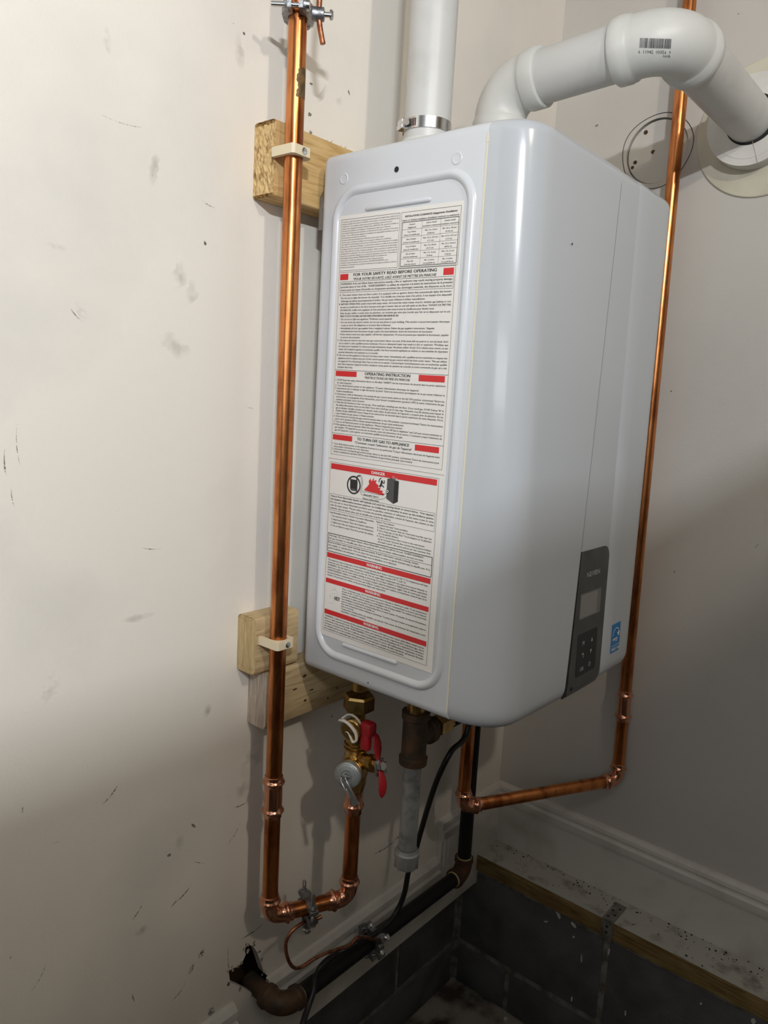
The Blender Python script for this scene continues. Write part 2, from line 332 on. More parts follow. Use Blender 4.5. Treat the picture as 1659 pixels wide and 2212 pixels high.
mb.bx(WX - 0.070, WX - 0.010, wy0, wy1, wz0, wz0 + t); mb.bx(WX - 0.070, WX - 0.010, wy0, wy1, wz1 - t, wz1); mb.bx(WX - 0.070, WX - 0.010, wy0, wy0 + t, wz0 + t, wz1 - t); mb.bx(WX - 0.070, WX - 0.010, wy1 - t, wy1, wz0 + t, wz1 - t); mb.bx(WX - 0.060, WX - 0.020, WIN['y'] - .015, WIN['y'] + .015, wz0 + t, wz1 - t)
mb.build('window_frame', 'trim', wr, None)
for a, b in ((wy0 + t, WIN['y'] - .015), (WIN['y'] + .015, wy1 - t)): MB().bx(WX - 0.042, WX - 0.038, a, b, wz0 + t, wz1 - t).build('pane', 'glass', wr, None)
# baseboards
def profile_run(mb, prof, p0, p1, out):      # prof: (out, z) polygon swept from p0 to p1
    p0, p1, out = Vector(p0), Vector(p1), Vector(out); n = len(prof)
    vs = [p + out * a + Z * b for p in (p0, p1) for a, b in prof]
    mb.add(vs, [tuple(range(n)), tuple(range(2 * n - 1, n - 1, -1))] + [(i, (i + 1) % n, (i + 1) % n + n, i + n) for i in range(n)])
prof_r = [(0, -0.577), (0.011, -0.577), (0.011, -0.484), (0.014, -0.483), (0.0155, -0.478), (0.0155, -0.467), (0.011, -0.463), (0.0105, -0.459), (0.013, -0.456), (0.012, -0.449), (0.006, -0.444), (0, -0.443)]
mb = MB(); profile_run(mb, prof_r, (XB, YW, 0), (XB, -2.9, 0), -X); struct('baseboard_right', mb, 'trim', 30)
prof_a = [(0, ZT), (0.011, ZT), (0.011, -0.484), (0.014, -0.483), (0.0155, -0.478), (0.0155, -0.467), (0.011, -0.463), (0.0105, -0.459), (0.013, -0.456), (0.012, -0.449), (0.006, -0.444), (0, -0.443)]
mb = MB(); profile_run(mb, prof_a, (0.447, YW, 0), (XB, YW, 0), -Y); struct('trim_1', mb, 'trim', 30)
prof_b = [(0, ZT), (0.011, ZT), (0.011, -0.568), (0.0145, -0.566), (0.0155, -0.562), (0.0155, -0.549), (0.0105, -0.545), (0.010, -0.540), (0.0135, -0.537), (0.0125, -0.529), (0.006, -0.521), (0, -0.5195)]
mb = MB(); profile_run(mb, prof_b, (0.002, YW, 0), (0.4465, YW, 0), -Y); profile_run(mb, prof_b, (-0.55, YW, 0), (-0.062, YW, 0), -Y)
struct('baseboard_left', mb, 'trim', 30)
# inner edge lines of the stepped trim end
mb = MB(); mb.bx(0.457, 0.462, YW - 0.014, YW - 0.0105, -0.545, -0.470); mb.bx(0.470, 0.474, YW - 0.0135, YW - 0.0105, -0.545, -0.478)
struct('trim_2', mb, 'trim')
# foundation: mortar core with blocks in front
def blocks(name, axis, face, core, rows):
    mb = MB()
    if axis == 'x': mb.bx(WX, 0.60, face + 0.003, face + 0.12, -ZO, -0.60)
    else: mb.bx(face + 0.003, face + 0.085, -2.9, 0.083, -ZO, -0.615)
    r = struct(name, mb, 'mortar')
    for z0, z1, joints in rows:
        for a, b in zip(joints, joints[1:]):
            g = 0.0055; m = MB()
            if axis == 'x': m.bx(a + g, b - g, face + random.uniform(-.0008, .0008), face + 0.05, z0, z1, 0.003)
            else: m.bx(face + random.uniform(-.0008, .0008), face + 0.05, a + g, b - g, z0, z1, 0.003)
            m.build('concrete_block', 'block', r, 40)
    return r
ja1 = [0.383 - 0.39 * k for k in range(4, -1, -1)] + [0.586]
ja2 = [0.188 - 0.39 * k for k in range(4, -1, -1)] + [0.585]
blocks('wall_foundation_left', 'x', 0.080, None, [(-0.800, -0.611, ja1), (-0.899, -0.812, ja2)])
jb1 = [-0.2545 - 0.39 * k for k in range(6, 0, -1)] + [-0.2545, 0.078]; jb2 = [-0.052 - 0.39 * k for k in range(6, 0, -1)] + [-0.052, 0.078]
fr_ = blocks('wall_foundation_right', 'y', 0.592, None, [(-0.797, -0.622, jb1), (-0.899, -0.809, jb2)])
for u, v, w_, h_, rot in [(1207, 1975, .020, .006, -.9), (1240, 1997, .012, .007, -.6), (1180, 1990, .009, .002, .4), (1240, 2023, .004, .003, .3), (1257, 2070, .003, .020, .1), (1316, 2055, .003, .016, -.1), (1236, 2157, .003, .011, 0), (1352, 2188, .003, .011, .1), (1628, 2205, .007, .010, .3), (1515, 2167, .004, .003, .2)]:
    p = onx(u, v, 0.592); pl = []
    for k in range(8):
        a = k * math.pi / 4; x_, y_ = w_ / 2 * math.cos(a) * random.uniform(.7, 1.2), h_ / 2 * math.sin(a) * random.uniform(.7, 1.2)
        pl.append((x_ * math.cos(rot) - y_ * math.sin(rot), x_ * math.sin(rot) + y_ * math.cos(rot)))
    MB().prism(pl, (0.5912, p.y, p.z), -Y, Z, -0.0004, 0.0022).build('paint_flake', 'flake', fr_, None)

# scuffs and dents on the walls (u, v, length px, width px, angle deg, material)
def scuff(u, v, L, W, ang, m, wall):
    a = math.radians(ang); dx, dy = math.cos(a) * L / 2, math.sin(a) * L / 2
    q = (lambda s, t: ony(s, t, YW)) if wall is wall_l else (lambda s, t: onx(s, t, XB))
    n = max(3, int(L / 9)); up = []; dn = []; px, py = -math.sin(a), math.cos(a)
    for i in range(n + 1):
        s = -1 + 2 * i / n; wd = W / 2 * math.sqrt(max(0.04, 1 - s * s)) * random.uniform(.5, 1.15); bend = L * 0.05 * (1 - s * s)
        up.append(q(u + dx * s + px * (wd + bend), v + dy * s + py * (wd + bend))); dn.append(q(u + dx * s + px * (bend - wd), v + dy * s + py * (bend - wd)))
    lift = Vector((0, -0.0003, 0)) if wall is wall_l else Vector((-0.0003, 0, 0))
    mb = MB(); k = len(up); mb.add([p + lift for p in up + dn], [(i, i + 1, k + i + 1, k + i) for i in range(k - 1)])
    mb.build('smudge' if m == 'smudge_l' else 'scuff_mark', m, wall, None)
for s in [(672, 181, 8, 7, 30), (754, 200, 12, 5, 70), (669, 247, 9, 9, 60), (671, 286, 9, 7, 70), (668, 262, 3, 3, 0), (49, 1749, 15, 3.5, 95), (121, 1819, 20, 2, -20), (245, 1720, 6, 2, 100), (238, 1715, 58, 3, -52),
          (393, 1932, 62, 3.2, -48), (412, 2093, 30, 9, -62), (434, 2060, 24, 11, -58), (385, 2143, 55, 2.6, -53), (365, 1847, 10, 8, -30), (418, 1783, 12, 6, 40), (520, 1738, 34, 3, -25), (505, 1800, 55, 2.2, -60), (430, 1862, 30, 2.5, 10), (326, 1184, 45, 2, 2), (545, 2010, 70, 3, -36),
          (455, 2185, 22, 13, -62), (23, 2069, 8, 4, 110), (288, 2155, 18, 5, 75), (83, 2110, 80, 2, -62), (165, 680, 42, 3, 48), (265, 262, 95, 1.6, 17), (450, 441, 36, 2, 30), (443, 525, 10, 6, 70), (504, 51, 3, 3, 0), (527, 72, 8, 5, 60), (297, 1967, 52, 3, -58), (375, 1950, 30, 2, -55), (495, 2072, 55, 2.5, 88),
          (830, 1830, 60, 3, -33), (860, 1808, 22, 6, -28), (717, 1546, 9, 4, 110), (540, 880, 22, 2, 20), (330, 375, 14, 4, 95), (12, 1000, 60, 4, 86), (40, 960, 90, 2, 86), (27, 1075, 40, 3, 80)]:
    scuff(*s, 'hole' if s[2] < 13 and s[3] > 4 else 'scuff_left', wall_l)
for s in [(383, 595, 60, 26, -70), (413, 630, 45, 24, -75), (175, 670, 50, 14, 45), (380, 745, 70, 26, 45), (337, 365, 70, 14, 100), (100, 1490, 90, 22, -60), (540, 1640, 90, 24, -65), (520, 1705, 60, 20, -40), (448, 1537, 28, 14, 110), (300, 1330, 60, 12, -15), (120, 530, 40, 12, 20), (235, 90, 50, 14, 80), (520, 110, 70, 16, 80), (390, 1820, 26, 16, 100), (305, 2010, 30, 14, -40), (735, 215, 26, 14, -50), (695, 200, 40, 10, -60)]:
    scuff(s[0], s[1], s[2] * 1.4, s[3] * 1.6, s[4], 'smudge_l', wall_l)
for s in [(1289, 271, 8, 4, -30), (1635, 1178, 14, 3, -45), (1457, 1234, 9, 5, -50), (1450, 845, 5, 4, 0), (1185, 1925, 18, 2, 30), (1440, 1885, 6, 5, 40), (1602, 1978, 10, 3, 80), (1498, 215, 6, 5, 0), (1595, 30, 5, 3, 0)]:
    scuff(*s, 'hole' if s[2] < 9 and s[3] > 3 else 'scuff_right', wall_r)

# sill plate on the block wall
r = thing('sill_plate', 'weathered timber sill plate with chipped pale paint on top of the concrete blocks', 'timber', (0.632, -1.4, -0.615))
mb = MB(); mb.bx(0.588, XB - 0.0005, -2.89, 0.045, -0.6145, -0.5785, 0.0025); mb.build('plank', 'sill_wood', r, 40)
mb = MB(); mb.bx(0.5885, XB - 0.0006, -2.888, 0.0445, -0.5785, -0.5772); mb.build('paint_layer', 'sill_top', r, None)
mb = MB()
for k in range(7): mb.bx(0.5868, 0.5885, -2.88, 0.04, -0.6105 + k * 0.0045, -0.6085 + k * 0.0045)
mb.build('edge_ridge', 'sill_wood', r, None, kind='stuff')
mb = MB()
for k in range(170):
    y_ = 0.03 - random.random() ** 1.0 * 0.75; x_ = XB - .002 - abs(random.gauss(0, .03)); x_ = max(.592, x_); d_ = random.uniform(.0006, .0022)
    mb.prism([(d_ * math.cos(a) * random.uniform(.5, 1.4), d_ * math.sin(a) * random.uniform(.5, 1.4)) for a in (0, 1.2, 2.4, 3.7, 5)], (x_, y_, -0.5772), X, Y, 0, random.uniform(.0004, .0014))
mb.build('debris_specks', 'dark', r, None, kind='stuff')
r = thing('perforated_strap', 'narrow perforated metal strap bent over the edge of the sill plate', 'strap', (0.60, -0.254, -0.60))
def strap_plate(mb, O, U, V, L, W, holes):
    mb.prism([(0, -W / 2), (L, -W / 2), (L, W / 2), (0, W / 2)], O, U, V, 0, 0.0016)
mb = MB(); mb.bx(0.5855, 0.648, -0.266, -0.243, -0.5771, -0.5755); mb.bx(0.5845, 0.5862, -0.266, -0.243, -0.617, -0.5755); mb.build('band', 'strap', r, None)
for x_, y_ in ((0.598, -.250), (.608, -.259), (.620, -.250), (.632, -.259)):
    MB().lathe((x_, y_, -0.5757), Z, [(0, .0026), (.0004, .0026)], 10).build('punched_hole', 'dark', r, None)
for z_ in (-.588, -.600): MB().lathe((0.5847, -.2545, z_), -X, [(0, .0026), (.0004, .0026)], 10).build('punched_hole', 'dark', r, None)
# debris on floor
r = None
for i, (u, v, s) in enumerate([(1092, 2203, .006)]):
    p = onz(u, v, -ZO); pl = [(s * math.cos(a) * random.uniform(.6, 1.2), s * math.sin(a) * random.uniform(.5, 1)) for a in [k * math.pi / 4 for k in range(8)]]
    o = MB().prism(pl, (p.x, p.y, -ZO), X, Y, 0.0, 0.003).build('plaster_chip', 'flake' if i in (0,) else 'gypsum', None, None)
    o['label'] = 'small plaster chip lying on the dark floor below the corner of the block walls'; o['category'] = 'debris'

# ================================================================== WATER HEATER
H = 0.675; SEAM = -0.250
heater = thing('water_heater', 'white wall-hung tankless water heater with warning label on its side', 'water heater', (0.205, -0.15, 0.0))
def wr_(z): return 0.392 + 0.033 * max(0, min(1, z / H))       # right end of the cover
# body shell
mb = MB(); bm = bmesh.new(); bmesh.ops.create_cube(bm, size=1.0)
for v in bm.verts: v.co = Vector(((v.co.x + .5) * 0.392 + 0.0, (v.co.y + .5) * (-SEAM) + SEAM, (v.co.z + .5) * H))
ed = [e for e in bm.edges if not all(abs(v.co.y - SEAM) < 1e-5 for v in e.verts)]
bmesh.ops.bevel(bm, geom=ed, offset=0.012, segments=4, affect='EDGES', profile=0.5)
bm.verts.index_update(); mb.add([v.co.copy() for v in bm.verts], [tuple(v.index for v in f.verts) for f in bm.faces]); bm.free()
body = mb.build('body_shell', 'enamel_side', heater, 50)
# stamped relief of the side panel
def rrect(y0, y1, z0, z1, r, n=10):
    pts = []
    for cy, cz, a0 in ((y1 - r, z1 - r, 0), (y0 + r, z1 - r, 90), (y0 + r, z0 + r, 180), (y1 - r, z0 + r, 270)):
        for k in range(n + 1): a = math.radians(a0 + 90 * k / n); pts.append((cy + r * math.cos(a), cz + r * math.sin(a)))
    return pts
def bead(mb, pts, w, h, closed=True):        # half round bead on the plane x=0, sticking out to -x
    n = len(pts); sec = [(-w / 2 + w * k / 8, h * math.sin(math.pi * k / 8) ** 0.8) for k in range(9)]
    vs = []; m = len(sec)
    for i in range(n):
        a = Vector(pts[(i - 1) % n] if closed or i else pts[0]); b = Vector(pts[(i + 1) % n] if closed or i < n - 1 else pts[-1])
        t = (b - a).normalized(); nn = Vector((-t.y, t.x)); p = Vector(pts[i])
        for s_, hh in sec: q = p + nn * s_; vs.append(Vector((-hh + 0.0004, q.x, q.y)))
    fs = []
    for i in range(n if closed else n - 1):
        j = (i + 1) % n
        for k in range(m - 1): fs.append((i * m + k, i * m + k + 1, j * m + k + 1, j * m + k))
    mb.add(vs, fs)
mb = MB(); bead(mb, rrect(-0.2345, -0.0300, 0.032, 0.626, 0.035), 0.0125, 0.0042); mb.build('stamped_bead', 'enamel_side', body, 60)
for y0, y1, zc in ((-0.179, -0.080, 0.6015), (-0.171, -0.077, 0.0515)):
    mb = MB(); mb.sweep([(0, y0 + (y1 - y0) * t, zc) for t in (0, .01, .03, .5, .97, .99, 1)], [.0008, .0022, .003, .003, .003, .0022, .0008], 12); mb.build('stamped_rib', 'enamel_side', body, 60)
for y_, z_ in ((-0.0407, 0.6418), (-0.2107, 0.6405)):
    mb = MB(); mb.lathe((0.0008, y_, z_), -X, [(0, .0078), (.0013, .0068), (.0016, .0060), (.0010, .0048), (.00095, .0030), (.00095, .0004)], 20); mb.build('dimple', 'enamel_side', body, 70)
MB().lathe((0.001, -0.1253, 0.6408), -X, [(0, .0034), (.0014, .0034)], 16).build('screw_hole', 'dark', body, None)
MB().lathe((0.001, -0.1253, 0.6408), -X, [(0, .0044), (.0012, .0044)], 16).build('hole_rim', 'enamel_side', body, None)
MB().lathe((0.0005, -0.125, 0.012), -X, [(0, .0011), (.0007, .0011)], 8).build('speck', 'dark', body, None)
# mounting bracket behind
mb = MB(); mb.prism([(0, 0), (0.0125, 0), (0.0125, 0.052), (0.009, 0.052), (0, 0.040)], (0.018, 0.013, 0.588), -Y, Z, -0.003, 0.006); mb.bx(0.02, 0.38, 0.0005, 0.0125, 0.575, 0.645); mb.build('wall_bracket', 'strap', heater, None)
mb = MB(); mb.bx(0.02, 0.38, 0.0005, 0.0125, 0.005, 0.06); mb.build('lower_bracket', 'strap', heater, None)
# front cover
def yf(z): return -0.325 + 0.0296 * z
def x1(z):
    t = max(0.0, z / H); return 0.152 + (0.2175 - 0.152) * (t ** 0.9)
def x2(z): return 0.2635 + 0.0135 * (z / H)
def cover_y(x, z):          # plan profile of the cover, rounded ends
    W = wr_(z); r = 0.046; y = yf(z)
    xe = min(x, W - x)
    # super-elliptic end
    if xe < r:
        t = min(1.0, (r - xe) / r); d = (SEAM - y); y = SEAM - d * (1 - t ** 2.3) ** (1 / 2.3)
    mid = (x - W / 2) / (W / 2); y += 0.004 * mid * mid
    return min(y, SEAM)
def step(z): return 0.0010 + 0.0022 * max(0.0, 1 - z / H)
def hid(z): return step(z) / 0.45          # what the left half hides of the strip, seen from the side
rows = []
RT, RB = 0.014, 0.024
for k in range(9): a = math.pi / 2 * k / 8; rows.append((RB - RB * math.cos(a), RB * (1 - math.sin(a))))       # (z, inset)
NZ = 34
for k in range(1, NZ): rows.append((RB + (H - RB - RT) * k / NZ, 0.0))
for k in range(9): a = math.pi / 2 * k / 8; rows.append((H - RT + RT * math.sin(a), RT * (1 - math.cos(a))))
def inset_pt(x, y, z, d):
    W = wr_(z); cx = W / 2; s = (cx - d * (0.012 / (RB if z < 0.3 else RT))) / cx
    yy = SEAM + (y - SEAM) * (1 - d / max(1e-4, SEAM - yf(z)))
    return Vector((cx + (x - cx) * s, yy, z))
def band(xa, xb, n, off):
    vs = []; m = n + 1
    for z, d in rows:
        a, b = xa(z), xb(z)
        for i in range(m):
            t = i / n
            x = a + (b - a) * t
            vs.append(inset_pt(x, cover_y(x, z) + off(z), z, d))
    fs = [(j * m + i, j * m + i + 1, (j + 1) * m + i + 1, (j + 1) * m + i) for j in range(len(rows) - 1) for i in range(n)]
    return vs, fs
def nonlin_left(z): return 0
mb = MB()
# left part with finer columns in the rounded end
cols = [0.0, .0006, .002, .0045, .008, .0125, .018, .0245, .032, .040, .050, .065, .09, .12]
vs = []; m = len(cols) + 1
for z, d in rows:
    for c in cols + [x1(z)]: vs.append(inset_pt(min(c, x1(z)), cover_y(c, z), z, d))
mb.add(vs, [(j * m + i, j * m + i + 1, (j + 1) * m + i + 1, (j + 1) * m + i) for j in range(len(rows) - 1) for i in range(m - 1)])
# the step face at the crease
vs = []
for z, d in rows: vs += [inset_pt(x1(z), cover_y(x1(z), z), z, d), inset_pt(x1(z) + 0.0008, cover_y(x1(z), z) + step(z) + .0006, z, d)]
mb.add(vs, [(2 * j, 2 * j + 1, 2 * j + 3, 2 * j + 2) for j in range(len(rows) - 1)])
v_, f_ = band(lambda z: x1(z) + .0008, x2, 8, lambda z: step(z) + 0.0006); mb.add(v_, f_)
# right part
cols = [5.006, 5.012, .10, .085, .07, .058, .048, .040, .032, .0245, .018, .0125, .008, .0045, .002, .0006, 0.0]; m = len(cols) + 1; vs = []
for z, d in rows:
    W = wr_(z)
    for c in [None] + cols:
        x = x2(z) if c is None else max(x2(z), W - c if c < 5 else x2(z) + c - 5); e = max(0, min(1, (x - x2(z)) / 0.012)); vs.append(inset_pt(x, cover_y(x, z) + (step(z) + .0006) * (1 - e), z, d))
mb.add(vs, [(j * m + i, j * m + i + 1, (j + 1) * m + i + 1, (j + 1) * m + i) for j in range(len(rows) - 1) for i in range(m - 1)])
# flat closing caps at top and bottom
for z, d in (rows[0], rows[-1]):
    W = wr_(z); n = 40; vs = []
    for i in range(n + 1):
        x = W * i / n; vs.append(inset_pt(x, cover_y(x, z), z, d))
    vs += [inset_pt(W * i / n, SEAM, z, d) for i in range(n + 1)]
    mb.add(vs, [(i, i + 1, n + 2 + i, n + 1 + i) for i in range(n)])
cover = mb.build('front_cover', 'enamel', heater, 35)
MB().bx(-0.0006, 0.0005, SEAM - 0.0008, SEAM + 0.0012, 0.012, H - 0.014).build('seam_gasket', 'gasket', heater, None)
MB().bx(-0.0009, 0.0005, SEAM - 0.0012, SEAM + 0.0016, H - 0.024, H - 0.018).build('seam_clip', 'gasket', heater, None)
MB().lathe((0.096, yf(.56) - 0.0001, 0.56), -Y, [(0, .0011), (.0005, .0011)], 8).build('paint_speck', 'dark', cover, None)
# control panel set in the strip
PZ0, PZ1 = 0.003, 0.1965
mb = MB(); vs = []; n = 40; cols = 12
def py(x, z): return cover_y(x, z) + step(z) - 0.0009
for j in range(n + 1):
    z = PZ0 + (PZ1 - PZ0) * (j / n if j < 24 else 1 - .4 * (1 - (j - 24) / 16) ** 1.8 * (1)); a = x1(z) + hid(z) + 0.0008 + 0.0042 * (1 - z / PZ1); b = x2(z)
    rr = 0.017
    if z > PZ1 - rr: b -= rr - math.sqrt(max(0, rr * rr - (z - (PZ1 - rr)) ** 2))
    for i in range(cols + 1): x = a + (b - a) * i / cols; vs.append(Vector((x, py(x, z) + (0.0 if z > 0.02 else (0.02 - z) ** 2 * 18), z)))
m = cols + 1
fs = [(j * m + i, j * m + i + 1, (j + 1) * m + i + 1, (j + 1) * m + i) for j in range(n) for i in range(cols)]
mb.add(vs, fs); k0 = len(vs)
edge = [j * m for j in range(n + 1)] + [n * m + i for i in range(1, m)] + [j * m + m - 1 for j in range(n - 1, -1, -1)] + [i for i in range(m - 2, 0, -1)]
ev = [vs[i] for i in edge]; ne = len(ev); mb.add(ev + [p + Vector((0, 0.003, 0)) for p in ev], [(i, (i + 1) % ne, (i + 1) % ne + ne, i + ne) for i in range(ne)])
panel = mb.build('control_panel', 'panel', heater, 30)
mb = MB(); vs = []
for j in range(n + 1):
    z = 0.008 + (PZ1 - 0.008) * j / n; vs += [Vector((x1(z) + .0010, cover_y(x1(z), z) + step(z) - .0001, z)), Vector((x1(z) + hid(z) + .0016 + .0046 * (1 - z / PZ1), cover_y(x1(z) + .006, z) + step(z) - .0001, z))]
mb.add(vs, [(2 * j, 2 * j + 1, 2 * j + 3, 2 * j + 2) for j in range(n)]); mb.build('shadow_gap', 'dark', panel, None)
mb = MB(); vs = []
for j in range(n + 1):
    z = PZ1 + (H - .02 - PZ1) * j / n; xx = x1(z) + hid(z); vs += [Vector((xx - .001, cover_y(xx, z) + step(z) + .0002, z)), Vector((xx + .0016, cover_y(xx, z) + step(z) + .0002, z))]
mb.add(vs, [(2 * j, 2 * j + 1, 2 * j + 3, 2 * j + 2) for j in range(n)]); mb.build('panel_joint', 'joint', cover, None)  # grey strip drawn in for the shadow line along the crease
NF = Vector((0, -1, -0.0296)).normalized(); VF = Vector((0, -0.0296, 1)).normalized() * 1; VF = Vector((0, 0.0296, 1)).normalized()
def fpt(x, z, lift): return Vector((x, py(x, z) - lift, z))
def fquad(pts, lift, name, m, parent, thick=0.0006):
    mb = MB(); n_ = len(pts); a = [fpt(x, z, lift) for x, z in pts]; b = [p + Vector((0, thick + 0.001, 0)) for p in a]
    mb.add(a + b, [tuple(range(n_))] + [(i, (i + 1) % n_, (i + 1) % n_ + n_, i + n_) for i in range(n_)]); return mb.build(name, m, parent, None)
def rr2(x0, x1_, z0, z1, r, n=5):
    return [(cx + r * math.cos(math.radians(a0 + 90 * k / n)), cz + r * math.sin(math.radians(a0 + 90 * k / n))) for cx, cz, a0 in ((x1_ - r, z1 - r, 0), (x0 + r, z1 - r, 90), (x0 + r, z0 + r, 180), (x1_ - r, z0 + r, 270)) for k in range(n + 1)]
fquad(rr2(0.1855, 0.2480, 0.1060, 0.1400, 0.002), 0.0004, 'display_bezel', 'lcd2', panel)
fquad(rr2(0.1872, 0.2360, 0.1080, 0.1385, 0.001), 0.0007, 'display', 'lcd', panel)
kp = fquad(rr2(0.1865, 0.2455, 0.0275, 0.0855, 0.004), 0.0004, 'keypad', 'keypad', panel)
mb = MB()
for s_, x_, z_, c_ in (('M', 0.200, 0.0695, .0052), ('OK', 0.1975, 0.0340, .0052)): put_text(mb, s_, fpt(x_, z_, .0009), X, VF, c_, bold=0.01)
for x_, z_, sg in ((0.2285, 0.0715, 1), (0.2275, 0.0560, -1)): mb.add([fpt(x_ - .0026, z_ - .0022 * sg, .0009), fpt(x_ + .0026, z_ - .0022 * sg, .0009), fpt(x_, z_ + .0036 * sg, .0009)], [(0, 1, 2)])
def arc(mb, cx, cz, r, a0, a1, w, lift, n=16):
    vs = []
    for k in range(n + 1): a = math.radians(a0 + (a1 - a0) * k / n); vs += [fpt(cx + (r - w / 2) * math.cos(a), cz + (r - w / 2) * math.sin(a), lift), fpt(cx + (r + w / 2) * math.cos(a), cz + (r + w / 2) * math.sin(a), lift)]
    mb.add(vs, [(2 * k, 2 * k + 1, 2 * k + 3, 2 * k + 2) for k in range(n)])
arc(mb, 0.2035, 0.0545, .0024, -100, 95, .0009, .0009); mb.add([fpt(.1995, .0573, .0009), fpt(.2035, .0592, .0009), fpt(.2035, .0552, .0009)], [(0, 1, 2)])
arc(mb, 0.2262, 0.0380, .0026, 110, 430, .0008, .0009); mb.add([fpt(.2258, .0385, .0009), fpt(.2266, .0385, .0009), fpt(.2266, .0416, .0009), fpt(.2258, .0416, .0009)], [(0, 1, 2, 3)])
mb.build('key_symbols', 'print_grey', kp if False else panel, None)
mb = MB(); xx = 0.1985
for ch, wd in (('N', .0066), ('a', .0058), ('v', .0060), ('I', .0016), ('e', .0060), ('N', .0066)):
    put_text(mb, ch, fpt(xx, 0.1610, .0008), X, VF, .0066 if ch in 'NI' else .0066 * CAPH / (max(b for a, b in text_data(ch)[0])), wd, bold=0.0, res=3); xx += wd + .0013
mb.build('brand_lettering', 'print_grey', panel, None)
fquad(rr2(0.176, 0.181, 0.0125, 0.0175, 0.0022), 0.0002, 'screw_notch', 'dark', panel)
# blue efficiency sticker on the cover
def cpt(x, z, lift): e = max(0, min(1, (x - x2(z)) / 0.012)); return Vector((x, cover_y(x, z) + (step(z) + .0006) * (1 - e) - lift, z))
fpt_old = fpt; fpt = cpt
st = fquad([(0.2915, 0.0368), (0.322, 0.0368), (0.322, 0.0788), (0.2915, 0.0788)], 0.0007, 'efficiency_sticker', 'blue', heater)
mb = MB(); arc(mb, 0.3067, 0.0600, .0120, 20, 175, .0011, .0010)
star = []
for k in range(10): a = math.radians(90 + 36 * k); q = .0052 if k % 2 == 0 else .0021; star.append(cpt(0.3148 + q * math.cos(a), 0.0630 + q * math.sin(a), .0010))
mb.add(star, [tuple(range(10))])
put_text(mb, 'energy', cpt(0.2950, 0.0545, .0010), X, VF, .0055, .0175, bold=0.01, shear=0.35)
mb.add([cpt(.2925, .0465, .001), cpt(.321, .0465, .001), cpt(.321, .0472, .001), cpt(.2925, .0472, .001)], [(0, 1, 2, 3)])
put_text(mb, 'ENERGY STAR', cpt(0.2932, 0.0398, .0010), X, VF, .0042, .0272, bold=0.015)
mb.build('star_emblem', 'print_white', st, None)
fpt = fpt_old

# ---------------------------------------------------------------- warning label on the side panel
LX = -0.0006
def lp(yy, zz, lift=0.0): return Vector((LX - lift, -yy, zz))      # yy: distance from the wall side
U_, V_ = -Y, Z
def shear_z(yy, zz): return zz - 0.014 * (yy - 0.04)               # the sheet hangs a touch askew
mb = MB(); a = [lp(p, shear_z(p, q)) for p, q in ((.0360, .5975), (.2245, .5975), (.2245, .0560), (.0335, .0560))]; mb.add(a + [p + X * 0.0008 for p in a], [(0, 1, 2, 3), (0, 1, 5, 4), (1, 2, 6, 5), (2, 3, 7, 6), (3, 0, 4, 7)])
label = mb.build('safety_label', 'sticker', heater, None)
TX = MB(); LN = MB(); RD = MB(); WH = MB(); REDS = []; WHS = []; UL = Vector((0, -1, -0.014)).normalized()
def T(s, y0, z, y1=None, cap=0.00175, bold=0.0, it=0.0, mbx=None): put_text(TX if mbx is None else mbx, s, lp(y0, shear_z(y0, z), .0003), UL, V_, cap, None if y1 is None else y1 - y0, bold, it)
def line(y0, z0, y1, z1, w=0.0004):
    if abs(z1 - z0) < abs(y1 - y0): q = [(y0, z0 - w / 2), (y1, z1 - w / 2), (y1, z1 + w / 2), (y0, z0 + w / 2)]
    else: q = [(y0 - w / 2, z0), (y0 + w / 2, z0), (y1 + w / 2, z1), (y1 - w / 2, z1)]
    LN.add([lp(a, shear_z(a, b), .0003) for a, b in q], [(0, 1, 2, 3)])
def frame(y0, y1, z0, z1, w=0.00032): line(y0, z0, y1, z0, w); line(y0, z1, y1, z1, w); line(y0, z0, y0, z1, w); line(y1, z0, y1, z1, w)
def rect(mbx, y0, y1, z0, z1, lift=.0003):
    if mbx is RD: mbx = MB(); REDS.append(mbx)
    mbx.add([lp(a, shear_z(a, b), lift) for a, b in ((y0, z0), (y1, z0), (y1, z1), (y0, z1))], [(0, 1, 2, 3)])
def para(lines, y0, z0, pitch, y1full, cap=0.00175, bold=0.0, it=0.0, full=None):
    ref = max(len(l) for l in lines if l) if full is None else full
    for i, l in enumerate(lines):
        if not l: continue
        b = bold; s_ = l; 
        if s_[0] == '#': s_ = s_[1:]; b = 0.03
        ind = 0.0
        while s_[0] == '>': ind += 0.0026; s_ = s_[1:]
        wv = min(1.0, len(s_) / ref) * (y1full - y0 - ind) if len(s_) < 0.9 * ref else y1full - y0 - ind
        T(s_, y0 + ind, z0 - pitch * i, y0 + ind + wv, cap, b, it)
frame(.0408, .1350, .5312, .5925)
